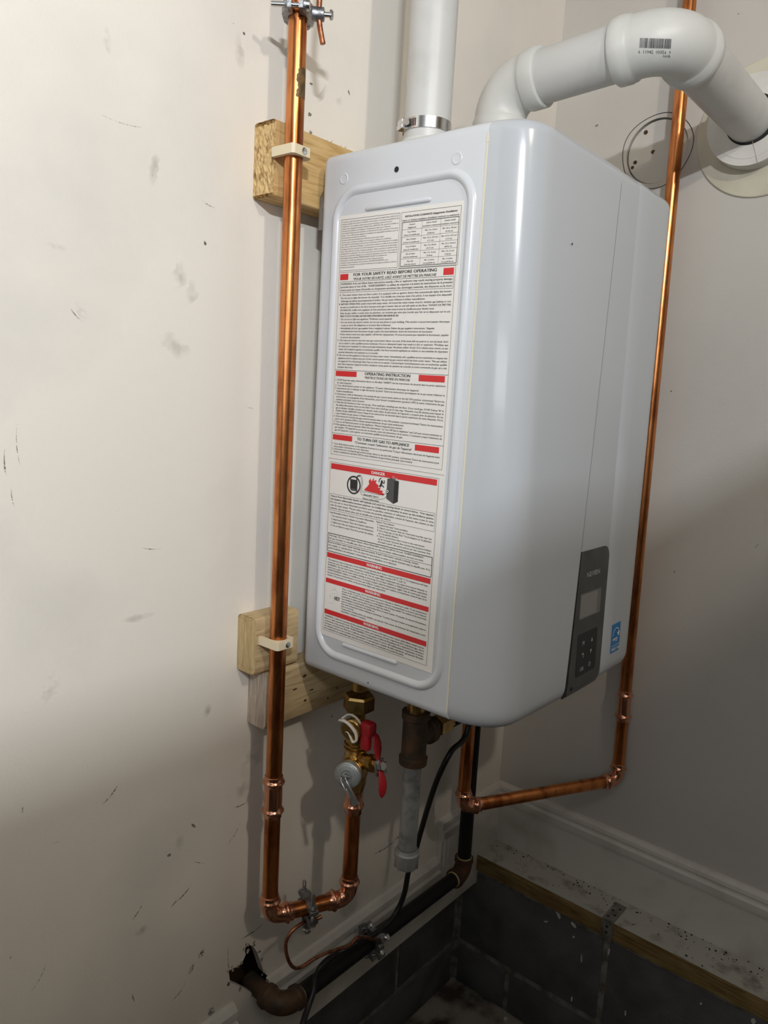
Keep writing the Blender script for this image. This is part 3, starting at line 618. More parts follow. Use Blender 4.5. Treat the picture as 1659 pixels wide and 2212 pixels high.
para(['A pressure relief valve listed as complying with the standard for Relief Valves, ANSI Z21.22', 'shall be installed at the time of installation of the heater in the location specified by the', 'manufacturer. *Une soupape de détente de la pression homologuée conforme à la norme',
      'relative aux soupapes de détente (Relief Valve, ANSI Z21.22), doit être installée au', 'moment de l\'installation du chauffe-eau à l\'emplacement indiqué par le fabricant.', 'Local codes shall govern the installation of relief devices for safety operation of the water', 'heater. *Les codes locaux régissent l\'installation de dispositifs de détente pour le',
      'fonctionnement sécuritaire du chauffe-eau.', 'No valve shall be placed between the relief valve and the water heater.', '*Aucune vanne ne doit être installée entre la soupape de détente et le chauffe-eau.', 'The relief from the discharge of the pressure relief valve shall be disposed of in suitable', 'place where it will cause no damage. *Le refoulement produit par la détente de la soupape',
      'de détente doit être acheminé à un endroit approprié où il ne causera pas de dommages.', 'Also, there shall be no other reducing coupling or other restrictions installed on the', 'discharge line to restrict flow. *En outre, aucun autre raccord de réduction ou autre type de', 'restriction ne doit être installé sur la conduite de décharge pour limiter l\'écoulement.',
      'See Installation Manual Heading "PRESSURE RELIEF VALVES" for installation and', 'maintenance of relief valve discharge line and other safety precautions.', 'Consulter le manuel d\'installation sous la rubrique « SOUPAPES DE DÉTENTE » pour', 'l\'installation et l\'entretien de la conduite de décharge de la soupape de détente et d\'autres', 'précautions de sécurité.'], .0425, .5890, .00272, .1335, .0015)
frame(.1375, .2218, .5300, .5925)
T('INSTALLATION CLEARANCES (dégagements d\'installation)', .1430, .5868, .2165, .0020, 0.02)
T('Indoor or Outdoor Installation (Installation intérieure ou extérieure)', .1390, .5825, .2195, .0018, 0.008)
frame(.1395, .2198, .5318, .5812, .0006)
for k in range(1, 6): line(.1395, .5812 - .00823 * k, .2198, .5812 - .00823 * k, .00022)
for yy in (.1685, .1950): line(yy, .5318, yy, .5812, .00022)
tab = [('Clearance', '(dégagement)', 'Indoor Install', '(installation intérieure)', 'Outdoor Install', '(installation extérieure)'), ('Top of Heater', '(dessus du chauffe-eau)', 'Min. 9 in. (9 po)', '(22.86 cm)', 'Min. 36 in. (36 po)', '(91.44 cm)'), ('Back of Heater', '(arrière du chauffe-eau)', 'Max. 0.5 in. (0,5 po)', '(1.27 cm)', 'Max. 0.5 in. (0,5 po)', '(1.27 cm)'), ('Front of Heater', '(avant du chauffe-eau)', 'Min. 4 in. (4 po)', '(10.16 cm)', 'Min. 24 in. (24 po)', '(60.96 cm)'), ('Side of Heater', '(côté du chauffe-eau)', 'Min. 3 in. (3 po)', '(7.62cm)', 'Min. 3 in. (3 po)', '(7.62cm)'), ('Pipe side', '(côté des tuyaux)', 'Min. 12 inches', '(12 po)(30.48 cm)', 'Min. 12 inches', '(12 po)(30.48 cm)')]
for i, row in enumerate(tab):
    for j in range(6):
        c = (.1540, .1818, .2074)[j // 2]; wv = min(.0245, len(row[j]) * .00100); T(row[j], c - wv / 2, .5777 - .00823 * i - .0034 * (j % 2), c + wv / 2, .0015, 0.008)
frame(.0408, .2195, .3010, .5292)
rect(RD, .0430, .0567, .5200, .5272); rect(RD, .2032, .2174, .5195, .5270)
T('FOR YOUR SAFETY READ BEFORE OPERATING', .0655, .5240, .1935, .0034, 0.03); T('*POUR VOTRE SÉCURITÉ, LISEZ AVANT DE METTRE EN MARCHE', .0655, .5190, .1935, .0029, 0.01, 0.2)
frame(.0435, .2178, .5048, .5178)
para(['WARNING: If do not follow these instructions exactly, a fire or explosion may result causing property damage,', 'personal injury or loss of life.  *AVERTISSEMENT: Le défaut de respecter à la lettre les instructions de la présente', 'notice pose un risque d\'incendie ou d\'explosion entraînant des dommages matériels, des blessures ou la mort.'], .0448, .5140, .0037, .2165, .0022, 0.008)
para(['A. This water heater does not have a pilot. It is equipped with an ignition device that automatically lights the burner.', '>Do not try to light the burner by manually. *Ce chauffe-eau n\'est pas doté d\'un pilote. Il est équipé d\'un dispositif', '>d\'allumage qui allume automatiquement le brûleur. Ne pas tenter d\'allumer le brûleur manuellement.',
      'B. BEFORE OPERATING smell or/and with soapy water, all around the water heater area for whether gas leaking or not.', '>be sure to smell next to the floor because some gas is heavier than air and will settle on the floor. *AVANT DE METTRE', '>EN MARCHE, renifler et/ou appliquer de l\'eau savonneuse dans toute la zone du chauffe-eau pour déceler toute', '>fuite de gaz; veiller à sentir près du plancher, car certains gaz sont plus lourds que l\'air et se déposent sur le sol.',
      '#>WHAT TO DO IF YOU SMELL GAS *QUE FAIRE SI VOUS SENTEZ UNE ODEUR DE GAZ', '>• Do not try to light any appliance. *N\'allumer aucun appareil.', '>• Do not touch any electric switch, do not use any phone in your building. *Ne toucher à aucun interrupteur électrique;', '>>ne pas se servir des téléphones se trouvant dans le bâtiment.', '>• Immediately call your gas supplier from a neighbor\'s phone. Follow the gas supplier\'s instructions. *Appeler', '>>immédiatement votre fournisseur de gaz à partir d\'un autre bâtiment. Suivre les instructions du fournisseur.',
      '>• If you cannot reach your gas supplier, call the fire department. *Si vous ne pouvez pas rejoindre le fournisseur, appeler', '>>le service des incendies.', 'C. Use only your hand to turn the main gas control knob. Never use tools. If the knob will not push in or turn by hand, don\'t', '>try to repair it, call a qualified service technician. Force or attempted repair may result in a fire or explosion. *N\'utiliser que', '>les mains pour manipuler le robinet principal d\'admission du gaz. Ne jamais utiliser d\'outil. Si le robinet reste coincé, ne pas', '>tenter de le réparer; appeler un technicien qualifié. Une force excessive appliquée au robinet ou une tentative de réparation', '>pourrait déclencher une explosion ou un incendie.',
      'D. Do not use this appliance if any part has been under water. Immediately call a qualified service technician to inspect the', '>appliance and to replace any part of the control system and any gas control which has been under water. *Ne pas utiliser', '>cet appareil s\'il a été plongé dans l\'eau en tout ou en partie. Communiquer immédiatement avec un technicien qualifié', '>pour faire inspecter l\'appareil et faire remplacer toute partie du système de contrôle et toute commande du gaz qui a été', '>plongée dans l\'eau.'], .0432, .5006, .00370, .2165, .0020, 0.004, full=125)
line(.0408, .4090, .2195, .4090)
rect(RD, .0428, .0789, .4012, .4078); rect(RD, .1774, .2150, .4005, .4078)
T('OPERATING INSTRUCTION', .0925, .4042, .1645, .0034, 0.03); T('*INSTRUCTIONS DE MISE EN MARCHE', .0925, .3997, .1645, .0028, 0.01, 0.2)
para(['1. STOP! Read the safety information above on this label. *ARRÊT! Lire les instructions de sécurité dans la partie supérieure', '>de cette étiquette.', '2. Turn off all electric power to the appliance. *Couper l\'alimentation électrique de l\'appareil.', '3. Instructions not to attempt to light the burner by hand. *Suivre les instructions qui indiquent de ne pas tenter d\'allumer le', '>brûleur manuellement.', '4. Instructions, with an illustration, for turning the gas control (main valve) to the full OFF position. (clockwise) *Suivre les', '>instructions, accompagnées d\'une illustration, pour fermer complètement (position OFF) la vanne d\'admission du gaz', '>(robinet principal). (sens horaire)',
      '5. Wait five (5) minutes to clear out any gas. Then smell gas, including near the floor. If you smell gas, STOP! Follow "B" in', '>the safety information above on this label. If you don\'t smell gas, go to next step. *Attendre cinq (5) minutes pour laisser le', '>gaz se dissiper. Renifler ensuite pour déceler toute odeur de gaz autour de l\'appareil, y compris près du plancher. En cas', '>d\'odeur de gaz, ARRÊTER! Suivre l\'étape B des instructions de sécurité dans la partie supérieure de cette étiquette. S\'il n\'y', '>a pas d\'odeur de gaz, passer à l\'étape suivante.', '6. Instructions for turning the gas control manual valve to the ON position. (counterclockwise) *Suivre les instructions', '>pour ouvrir (position ON) le robinet manuel d\'admission du gaz. (sens antihoraire)',
      '7. Turn on all electrical power to the appliance. *Mettre l\'appareil sous tension.', '8. If the appliance will not operate, follow the instructions " to Turn Off Gas to Appliance" and Call your service technician or', '>gas supplier. *Si l\'appareil ne se met pas en marche, suivre les instructions de la section « Comment couper l\'admission de', '>gaz de l\'appareil », puis appeler un technicien qualifié ou le fournisseur de gaz.'], .0430, .3955, .00353, .2165, .0020, 0.004, full=124)
line(.0408, .3285, .2195, .3285)
rect(RD, .0426, .0768, .3202, .3268); rect(RD, .1781, .2135, .3195, .3265)
T('TO TURN OFF GAS TO APPLIANCE', .0850, .3228, .1690, .0034, 0.03); T('*Comment couper l\'admission de gaz de l\'appareil', .0815, .3185, .1730, .0027, 0.014, 0.2)
para(['1. Turn off all electric power to the appliance if service is to be performed. *Couper l\'alimentation électrique de l\'appareil avant', '>de procéder à l\'entretien ou à une réparation.', '2. Instructions for turning the gas control (main valve) to the full OFF position. (clockwise) *Suivre les instructions pour', '>fermer complètement (position OFF) la vanne d\'admission du gaz (robinet principal). (sens horaire)'], .0428, .3140, .00335, .2150, .0020, 0.004, full=128)
line(.0360, .2952, .2240, .2952, .0003)
frame(.0405, .2162, .0635, .2905)
for z0, z1, s_ in ((.2818, .2890, 'DANGER'), (.1640, .1706, 'WARNING'), (.1296, .1357, 'WARNING'), (.0866, .0930, 'WARNING')):
    rect(RD, .0420, .2138, z0, z1); c = .1235 if s_ == 'DANGER' else .1250; hw = .0108 if s_ == 'DANGER' else .0128; T(s_, c - hw, z0 + .0017, c + hw, 0.0036, 0.03, mbx=WHS.append(MB()) or WHS[-1])
for w_ in WHS: w_.v = [p - X * 0.0003 for p in w_.v]
frame(.0423, .2142, .2275, .2492); frame(.0423, .2142, .1725, .1965, .0008); line(.0423, .1868, .2142, .1868, .0004)
para(['#Vapors from flammable liquids will explode and catch fire causing death or severe burns.  *Les vapeurs', '#des liquides inflammables peuvent exploser ou s\'enflammer et entraîner la mort ou des brûlures graves.', 'Do not use or store flammable products such as gasoline, solvents or adhesives in the same room or area', 'near the water heater. *Ne pas utiliser ni stocker des produits inflammables, comme de l\'essence, des solvants ou des', 'adhésifs, dans la même pièce que le chauffe-eau, ni près de celui-ci.'], .0440, .2455, .0040, .2125, .0021, 0.006, full=112)
para(['Keep flammable products: *Garder les produits inflammables', '>1. Far away from boiler *à distance du chauffe-eau', '>2. Inapproved containers *dans des récipients approuvés', '>3. Tightly close *dans des récipients fermés hermétiquement', '>4. Out of children\'s reach *hors de la portée des enfants'], .0435, .2235, .0042, .1205, .0020, 0.004, full=60)
para(['Vapors: *Les vapeurs', '>1. Cannot be seen *sont invisibles', '>2. Vapors are heavier than air *sont plus lourdes que l\'air', '>3. Go a long way on the floor *se propagent sur le plancher', '>>sur une grande distance', '>4. Can be carried from other rooms to the main burner', '>>by air currents *peuvent être transportées jusqu\'au brûleur', '>>principal à partir des autres pièces par des courants d\'air.'], .1240, .2240, .00352, .2120, .0020, 0.004, full=60)
para(['Warning : Do not install water heater where flammable products will be stored. *AVERTISSEMENT:', 'Ne pas installer le chauffe-eau dans un endroit où des produits inflammables seront stockés.'], .0440, .1928, .0038, .2020, .0021, 0.006)
para(['Read and follow water heater warnings and instructions. If user\'s information manual is missing, contact', 'the retailer or manufacturer. *Lire et suivre les instructions et mises en garde fournies avec le chauffe-eau. Si le', 'guide d\'utilisation est manquant, communiquer avec le détaillant ou le fabricant.'], .0440, .1836, .0038, .2120, .0021, 0.006)
para(['The outlet hot water temperature of the NAVIEN Condensing water heater is factory set 120 °F. *La température de l\'eau', 'chaude de sortie du chauffe-eau à condensation modèle Navien est réglée en usine à 49 °C (120 °F).', 'WARNING: Use this water heater at your own risk. The set outlet water temperature can cause severe burns instantly or', 'death from scalds. Test the water before bathing or showering. Do not leave children or elderly person without supervised.', '*AVERTISSEMENT: Utiliser ce chauffe-eau à vos propres risques. Selon la température réglée, l\'eau de sortie peut causer', 'de graves brûlures instantanément ou la mort par brûlures. Toucher l\'eau pour évaluer sa température avant le bain ou la', 'douche. Ne pas laisser les enfants ou les personnes âgées sans supervision.'], .0440, .1600, .00345, .2100, .0020, 0.004)
para(['Water temperature over 125 °F can cause severe burns instantly or death from scalds. *À une température', 'de plus de 52 °C (125 °F), l\'eau peut causer de graves brûlures instantanément ou la mort par brûlures.', 'Children, the disabled and the elderly are at the highest risk of being scalded. *Les enfants et les personnes', 'handicapées ou âgées sont les plus à risque de subir des brûlures.', 'See installation manual before setting temperature at water heater. *Consulter le manuel d\'installation', 'avant de régler la température du chauffe-eau.', 'Feel water temperature before bathing or showering. *Toucher l\'eau pour évaluer sa température avant le', 'bain ou la douche.', 'Temperature limiting valves are available, see manual. *Des vannes de limitation de température sont', 'disponibles; consulter le manuel à.'], .0720, .1258, .00335, .2115, .0019, 0.004)
para(['WARNING: California Proposition 65 lists chemical substances known to the state to cause cancer, birth defects, death, serious', 'illness or other reproductive harm. This product may contain such substances, be their origin from fuel Combustion (gas, oil) or', 'components of the product itself. *AVERTISSEMENT: Le document « California Proposition 65 » répertorie les substances', 'chimiques reconnues par l\'État de la Californie comme pouvant causer le cancer, des malformations congénitales, le décès,', 'des maladies graves ou des troubles de la reproduction. Ce produit peut contenir de telles substances, qui peuvent découler', 'de la combustion de combustibles (gaz, pétrole) ou être présents dans les composants du produit lui-même.'], .0430, .0828, .00345, .2110, .0020, 0.004)
T('HOT', .0590, .1085, .0685, .0052, 0.03)
# tap and hand sketch
def lpath(pts, w, mbx, n=6):
    P = smooth_path([(a, b, 0) for a, b in pts], n)
    for a, b in zip(P, P[1:]):
        t = (b - a); 
        if t.length < 1e-7: continue
        nn = Vector((-t.y, t.x, 0)).normalized() * w / 2
        q = [a + nn, a - nn, b - nn, b + nn]; mbx.add([lp(p.x, shear_z(p.x, p.y), .0003) for p in q], [(0, 1, 2, 3)])
GY = MB()
for pts in ([(.0555, .1245), (.0580, .1262), (.0605, .1250), (.0600, .1228), (.0570, .1220), (.0552, .1232)], [(.0520, .1190), (.0560, .1215), (.0620, .1218), (.0655, .1180), (.0650, .1150), (.0628, .1150), (.0622, .1172), (.0580, .1175), (.0540, .1165)], [(.0490, .1110), (.0520, .1125), (.0545, .1105), (.0585, .1075)], [(.0490, .1035), (.0530, .1020), (.0560, .1040), (.0575, .1062)], [(.0510, .1160), (.0505, .1120), (.0530, .1085)]): lpath(pts, .00035, GY)
# danger pictograms
def disc(mbx, cy, cz, r, n=24, lift=.0003): mbx.add([lp(cy + r * math.cos(2 * math.pi * k / n), shear_z(cy, cz + r * math.sin(2 * math.pi * k / n)), lift) for k in range(n)], [tuple(range(n))])
def ring(mbx, cy, cz, r0, r1, n=36):
    vs = [lp(cy + r * math.cos(2 * math.pi * k / n), shear_z(cy, cz + r * math.sin(2 * math.pi * k / n)), .0004) for k in range(n) for r in (r0, r1)]
    mbx.add(vs, [(2 * k, 2 * k + 1, (2 * k + 3) % (2 * n), (2 * k + 2) % (2 * n)) for k in range(n)])
def poly(mbx, pts, lift=.0003):
    tri = tessellate_polygon([[Vector((a, b, 0)) for a, b in pts]]); mbx.add([lp(a, shear_z(a, b), lift) for a, b in pts], [tuple(t) for t in tri])
DG = MB(); DG2 = MB(); DK = MB()
ring(DK, .0835, .2655, .0098, .0118)
poly(DK, [(.0770, .2725), (.0885, .2725), (.0898, .2705), (.0898, .2605), (.0775, .2605)]); poly(DK, [(.0750, .2738), (.0765, .2745), (.0910, .2580), (.0895, .2572)], .00035)
lpath([(.0885, .2720), (.0880, .2755), (.0905, .2780), (.0945, .2788)], .0020, DG2); poly(DG2, [(.0775, .2604), (.0898, .2604), (.0880, .2580), (.0790, .2580)])
lpath([(.0955, .2790), (.0985, .2720), (.0975, .2640), (.0985, .2590), (.1050, .2597), (.1150, .2592), (.1250, .2588), (.1340, .2605), (.1400, .2640)], .0004, DK)
lpath([(.0950, .2770), (.0970, .2700), (.0955, .2630), (.0965, .2565), (.1000, .2548), (.1150, .2540), (.1250, .2533), (.1350, .2555), (.1410, .2620)], .0004, DK)
poly(RD, [(.1010, .2615), (.1060, .2660), (.1095, .2700), (.1085, .2740), (.1115, .2775), (.1130, .2735), (.1165, .2790), (.1170, .2750), (.1215, .2770), (.1200, .2730), (.1255, .2700), (.1240, .2672), (.1290, .2680), (.1270, .2650), (.1330, .2645), (.1310, .2625), (.1350, .2610), (.1340, .2590), (.1200, .2600), (.1100, .2605)])
disc(DK, .1300, .2758, .0018); lpath([(.1250, .2745), (.1262, .2785), (.1290, .2800)], .0012, DK); lpath([(.1300, .2745), (.1280, .2705), (.1265, .2690)], .0026, DK); lpath([(.1315, .2745), (.1340, .2745), (.1338, .2780)], .0012, DK); lpath([(.1285, .2710), (.1320, .2705), (.1335, .2690)], .0014, DK)
poly(DG, [(.1385, .2805), (.1470, .2825), (.1570, .2795), (.1570, .2545), (.1500, .2510), (.1385, .2560)]); poly(DK, [(.1500, .2790), (.1570, .2795), (.1570, .2545), (.1500, .2510)], .00035)
ring(WH, .1398, .2652, .0010, .0018); disc(DK, .1400, .2652, .0028, 20, .00036)
for c in ((.1480, .2832), (.1530, .2815)): ring(GY, c[0], c[1], .0012, .0017, 16)
T('Flammable Vapors', .1010, .2550, .1260, .0019, 0.02, 0.1); T('*Vapeurs Inflammables', .0990, .2500, .1270, .0018, 0.02, 0.25)
TX.build('black_lettering', 'print_black', label, None); LN.build('ruled_frames', 'print_black', label, None); RD.build('flame_pictogram', 'print_red', label, None)
for m_ in REDS: m_.build('red_bar', 'print_red', label, None)
for m_ in WHS: m_.build('white_lettering', 'print_white', label, None)
WH.build('flame_ring', 'print_white', label, None); DG.build('heater_pictogram', 'print_dkgrey', label, None); DG2.build('fuel_can_pictogram', 'print_dkgrey', label, None); DK.build('black_pictogram', 'print_black', label, None); GY.build('tap_sketch', 'print_grey', label, None, kind='stuff')

# ================================================================== COPPER PIPEWORK
RC = 0.0111
def socket_prof(mouth_first=True):     # (distance from mouth, radius) of a press socket end
    return [(0, .0119), (.0005, .0126), (.0045, .0127), (.0060, .0133), (.0075, .0150), (.0092, .0156), (.0108, .0150), (.0123, .0133), (.0138, .0126), (.017, .0124)]
def coupling(parent, p0, p1, k=1.0):
    p0, p1 = Vector(p0), Vector(p1); d = (p1 - p0); L = d.length; d.normalize(); sp = socket_prof()
    pr = [(a, r * k) for a, r in sp] + [(L - a, r * k) for a, r in reversed(sp)]
    MB().lathe(p0, d, pr, 28).build('press_coupling', 'copper_fit', parent, 50)
def elbow(parent, c, da, db, R=0.017, S=0.0165, m='copper_fit', name='press_elbow', prof=None, rb=0.0122, n=24, thick=None):
    c, da, db = Vector(c), Vector(da).normalized(), Vector(db).normalized(); sp = prof or socket_prof(); L = sp[-1][0]; path = []; rad = []
    ang = math.acos(max(-1, min(1, da.dot(db)))); turn = math.pi - ang; tl = R * math.tan(turn / 2)
    for a, r in sp: path.append(c + da * (tl + L - a)); rad.append(r)
    # arc between c+da*tl and c+db*tl
    o = c + (da + db).normalized() * (R / math.cos(turn / 2)); e1 = (c + da * tl - o); e2 = (c + db * tl - o); w_ = e1.angle(e2); ax = e1.cross(e2).normalized()
    for k in range(1, 12): path.append(o + Matrix.Rotation(w_ * k / 12, 3, ax) @ e1); rad.append(rb)
    for a, r in reversed(sp): path.append(c + db * (tl + L - a)); rad.append(r)
    return MB().sweep(path, rad, n).build(name, m, parent, 50)
def pipe(parent, p0, p1, r=RC, m='copper', name='pipe', n=24): return MB().rod(p0, p1, r, n).build(name, m, parent, 50)
# --- left line
PL = -0.008
cl = ony(582, 1979, PL); ct = ony(645.5, 0, PL); ct = cl + (ony(641, 120, PL) - cl) * ((ZC - cl.z) / (ony(641, 120, PL).z - cl.z))
axl = (ct - cl).normalized()
def on_riser(u, v): p = ony(u, v, PL); return cl + axl * ((p.z - cl.z) / axl.z)
cr = onz(753, 1937, cl.z)
dl = (cr - cl).normalized()
VX, VY = cr.x, cr.y
line_l = thing('copper_water_line', 'copper water line clipped to wood blocks left of the heater, looping up to the brass valve', 'pipe', cl)
cp0, cp1 = on_riser(588, 1763), on_riser(588, 1676)
pipe(line_l, cl + axl * 0.025, cp0 + axl * 0.010); pipe(line_l, cp1 - axl * 0.010, ct)
coupling(line_l, cp0, cp1)
elbow(line_l, cl, axl, dl); elbow(line_l, cr, -dl, Z)
pipe(line_l, cl + dl * 0.027, cr - dl * 0.027)
vt = Vector((VX, VY, -0.206))
pipe(line_l, cr + Z * 0.025, vt - Z * 0.002)
# adapter at the valve
MB().lathe((VX, VY, -0.222), Z, [(0, .0119), (.0006, .0126), (.008, .0128), (.0105, .0150), (.0125, .0157), (.0145, .0150), (.0165, .0131), (.030, .0130), (.0365, .0135)], 28).build('press_adapter', 'copper_fit', line_l, 50)
# dark flux stain on the riser
mb = MB(); p = on_riser(650, 150); vs = []; n1, n2 = 10, 22; ez = axl; ex = (R_ - ez * R_.dot(ez)).normalized(); ey = ez.cross(ex)
tos = (CAM - p); tos = (tos - ez * tos.dot(ez)).normalized(); sd = R_ - ez * R_.dot(ez); sd = (sd - tos * sd.dot(tos)).normalized()
for j in range(n2 + 1):
    for i in range(n1 + 1):
        edge0 = 0.14 + 0.10 * math.sin(j * .55) + 0.05 * math.sin(j * 1.7) + (0.7 if j < 1 else 0.35 if j < 2 else 0); a = edge0 + (1.55 - edge0) * i / n1
        q = on_riser(650, 155 + 66 * j / n2); vs.append(q + (tos * math.cos(a) + sd * math.sin(a)) * (RC + 0.0002))
mb.add(vs, [(j * (n1 + 1) + i, j * (n1 + 1) + i + 1, (j + 1) * (n1 + 1) + i + 1, (j + 1) * (n1 + 1) + i) for j in range(n2) for i in range(n1)]); mb.build('flux_stain', 'stain', line_l, 60)
# --- right line
xr = 0.645; rt_, rb_ = onx(1490, 0, xr), onx(1333, 1684, xr); axr = (rt_ - rb_).normalized()
zr = rb_.z; crb = rb_; rtop = rb_ + axr * ((ZC - rb_.z) / axr.z)
cb = onz(990, 1762, zr)
cb = Vector((0.345, -0.066, zr))
line_r = thing('copper_water_line', 'copper water line rising beside the right wall and crossing under the heater to its bottom', 'pipe', crb)
dr = (cb - crb).normalized()
def on_r(u, v): p = onx(u, v, xr); return crb + axr * ((p.z - crb.z) / axr.z)
k0, k1 = on_r(1344, 1556), on_r(1348, 1490)
pipe(line_r, crb + axr * 0.025, k0 + axr * 0.010); pipe(line_r, k1 - axr * 0.010, rtop); coupling(line_r, k0, k1)
elbow(line_r, crb, axr, dr); elbow(line_r, cb, -dr, Z); pipe(line_r, crb + dr * 0.027, cb - dr * 0.027); pipe(line_r, cb + Z * 0.025, (cb.x, cb.y, -0.1125))
r = thing('isolation_valve', 'second isolation valve mostly hidden under the heater on the right copper line', 'valve', (cb.x, cb.y, -0.105))
mb = MB(); mb.lathe((cb.x, cb.y, -0.112), Z, [(0, .0135), (.01, .0155), (.02, .0155), (.024, .018), (.05, .018), (.055, .014), (.07, .014), (.072, .021), (.098, .021), (.1, .012), (.110, .012)], 24); mb.rod((cb.x, cb.y, -0.075), (cb.x - 0.012, cb.y - 0.045, -0.075), .008); mb.build('body', 'brass', r, 40)
mb = MB(); mb.box((cb.x - 0.013, cb.y - 0.05, -0.075), (0.065, 0.010, 0.016), None, 0.004); mb.build('handle', 'red', r, 40)

# --- brass isolation valve with pressure relief valve (left)
r = thing('isolation_valve', 'brass isolation valve with red butterfly handle and grey relief valve cap under the heater', 'valve', (VX, VY, -0.19))
def hexprof(mb, p, d, prof): mb.lathe(p, d, prof, 6)
mb = MB(); mb.lathe((VX, VY, -0.034), Z, [(0, .0105), (.034, .0105), (.036, .0105)], 20); mb.build('nipple', 'brass', r, 40)
mb = MB(); hexprof(mb, (VX, VY, -0.066), Z, [(0, .0165), (.004, .0225), (.022, .0225), (.0255, .0205), (.0262, .014)]); mb.build('union_nut', 'brass', r, 25)
mb = MB()
mb.lathe((VX, VY, -0.185), Z, [(0, .0135), (.006, .015), (.010, .0165), (.020, .0165), (.026, .0185), (.050, .0185), (.056, .0150), (.062, .0145), (.068, .0160), (.086, .0160), (.093, .0145), (.104, .0125), (.110, .0105), (.120, .0105)], 28)
mb.build('body', 'brass', r, 40)
mb = MB()
for z_ in (-0.1165, -0.1225): mb.lathe((VX, VY, z_), Z, [(0, .0165), (.001, .0185), (.0035, .0185), (.0045, .0165)], 28)
mb.build('collar', 'brass', r, 40)
# drain port and cap
dd = Vector((-0.93, -0.36, 0)).normalized()
pc = Vector((VX, VY, -0.083))
mb = MB(); mb.lathe(pc + dd * 0.008, dd, [(0, .0105), (.010, .0105), (.0105, .0145), (.020, .0150), (.0215, .0135), (.0216, .006), (.023, .0055)], 24); mb.build('drain_cap', 'brass', r, 40)
e1 = dd.cross(Z).normalized()
if e1.dot(R_) < 0: e1 = -e1
def capp(a, b, c=0.0): return pc + dd * (0.0305 + c) + e1 * a + Z * b
mb = MB()
sp = smooth_path([capp(-.0175, .0105, -.004), capp(-.010, .0130), capp(-.001, .0085), capp(.008, -.001), capp(.0100, -.011), capp(.005, -.0150), capp(.001, -.0090), capp(-.003, -.0030), capp(-.0065, -.0025)], 6)
n_ = len(sp); mb.sweep(sp, [(.0030 if i < n_ * 0.5 else .0030 - .0022 * (i - n_ * .5) / (n_ * .5)) for i in range(n_)], 10, sy=0.7)
sp = smooth_path([capp(-.016, .012, -.008), capp(-.006, .0185, -.012), capp(.007, .0145, -.010), capp(.0135, .004, -.010), capp(.0150, -.004, -.012)], 6)
mb.sweep(sp, .0018, 8); mb.build('cap_strap', 'white_plastic', r, 60)
# red drain lever, on the room side
mb = MB(); mb.box((VX - 0.012, VY - 0.030, -0.078), (0.016, 0.020, 0.020), None, 0.004); mb.box((VX - 0.013, VY - 0.028, -0.097), (0.010, 0.015, 0.026), None, 0.003); mb.build('drain_lever', 'red', r, 40)
mb = MB(); mb.rod((VX, VY, -0.080), (VX - 0.008, VY - 0.022, -0.080), .007, 16); mb.build('drain_stem', 'brass', r, 40)
# relief valve: body to the left, grey cap, test lever
pv = Vector((VX, VY, -0.150)); dv = Vector((-0.90, -0.40, 0.12)).normalized()
mb = MB(); mb.lathe(pv, dv, [(0, .0150), (.014, .0160), (.016, .0190), (.029, .0195), (.0305, .018)], 28); mb.build('relief_body', 'brass', r, 40)
rc = pv + dv * 0.0305
mb = MB(); mb.lathe(rc, dv, [(0, .0190), (.003, .0194), (.0070, .0190), (.0088, .0176), (.0100, .0140), (.0106, .0085), (.0085, .0075), (.0080, .0001)], 32); cap_ = mb.build('relief_cap', 'disc', r, 40)
f1 = dv.cross(Z).normalized(); f1 = f1 if f1.dot(R_) > 0 else -f1; f2 = f1.cross(dv); f2 = f2 if f2.z > 0 else -f2
mb = MB()
for rr, cnt, zz in ((.0128, 30, .0102), (.0160, 38, .0094)):
    for k in range(cnt):
        if random.random() < .22: continue
        a = math.radians(20 + 300 * k / cnt); q = rc + dv * zz; u_ = f1 * math.cos(a) + f2 * math.sin(a); t_ = -f1 * math.sin(a) + f2 * math.cos(a)
        mb.box(q + u_ * rr, (.0007, .0011 * random.uniform(.5, 1.1), .0006), (t_, u_, dv))
mb.build('stamped_marks', 'print_dkgrey', cap_, None)
mb = MB(); lv = smooth_path([rc + dv * .014 + f2 * .001 - f1 * .004, rc + dv * .020 - f2 * .004, rc + dv * .021 - f2 * .020 + f1 * .012, rc + dv * .020 - f2 * .033 + f1 * .020], 6)
t_ = (lv[-1] - lv[0]).normalized(); sx = dv.cross(t_).normalized()
for s_ in (-1, 1): mb.sweep([p + sx * s_ * .0038 for p in lv], .0011, 8)
mb.box((lv[-1] + lv[len(lv) // 2]) / 2, ((lv[-1] - lv[len(lv) // 2]).length, .0085, .0012), (t_, sx, dv)); mb.build('test_lever', 'steel', r, 40)
mb = MB(); mb.box(rc + dv * .0135, (.013, .0018, .004), (f1, f2, dv)); mb.box(rc + dv * .0135, (.0018, .010, .004), (f1, f2, dv)); mb.build('lever_pivot', 'steel', r, None)
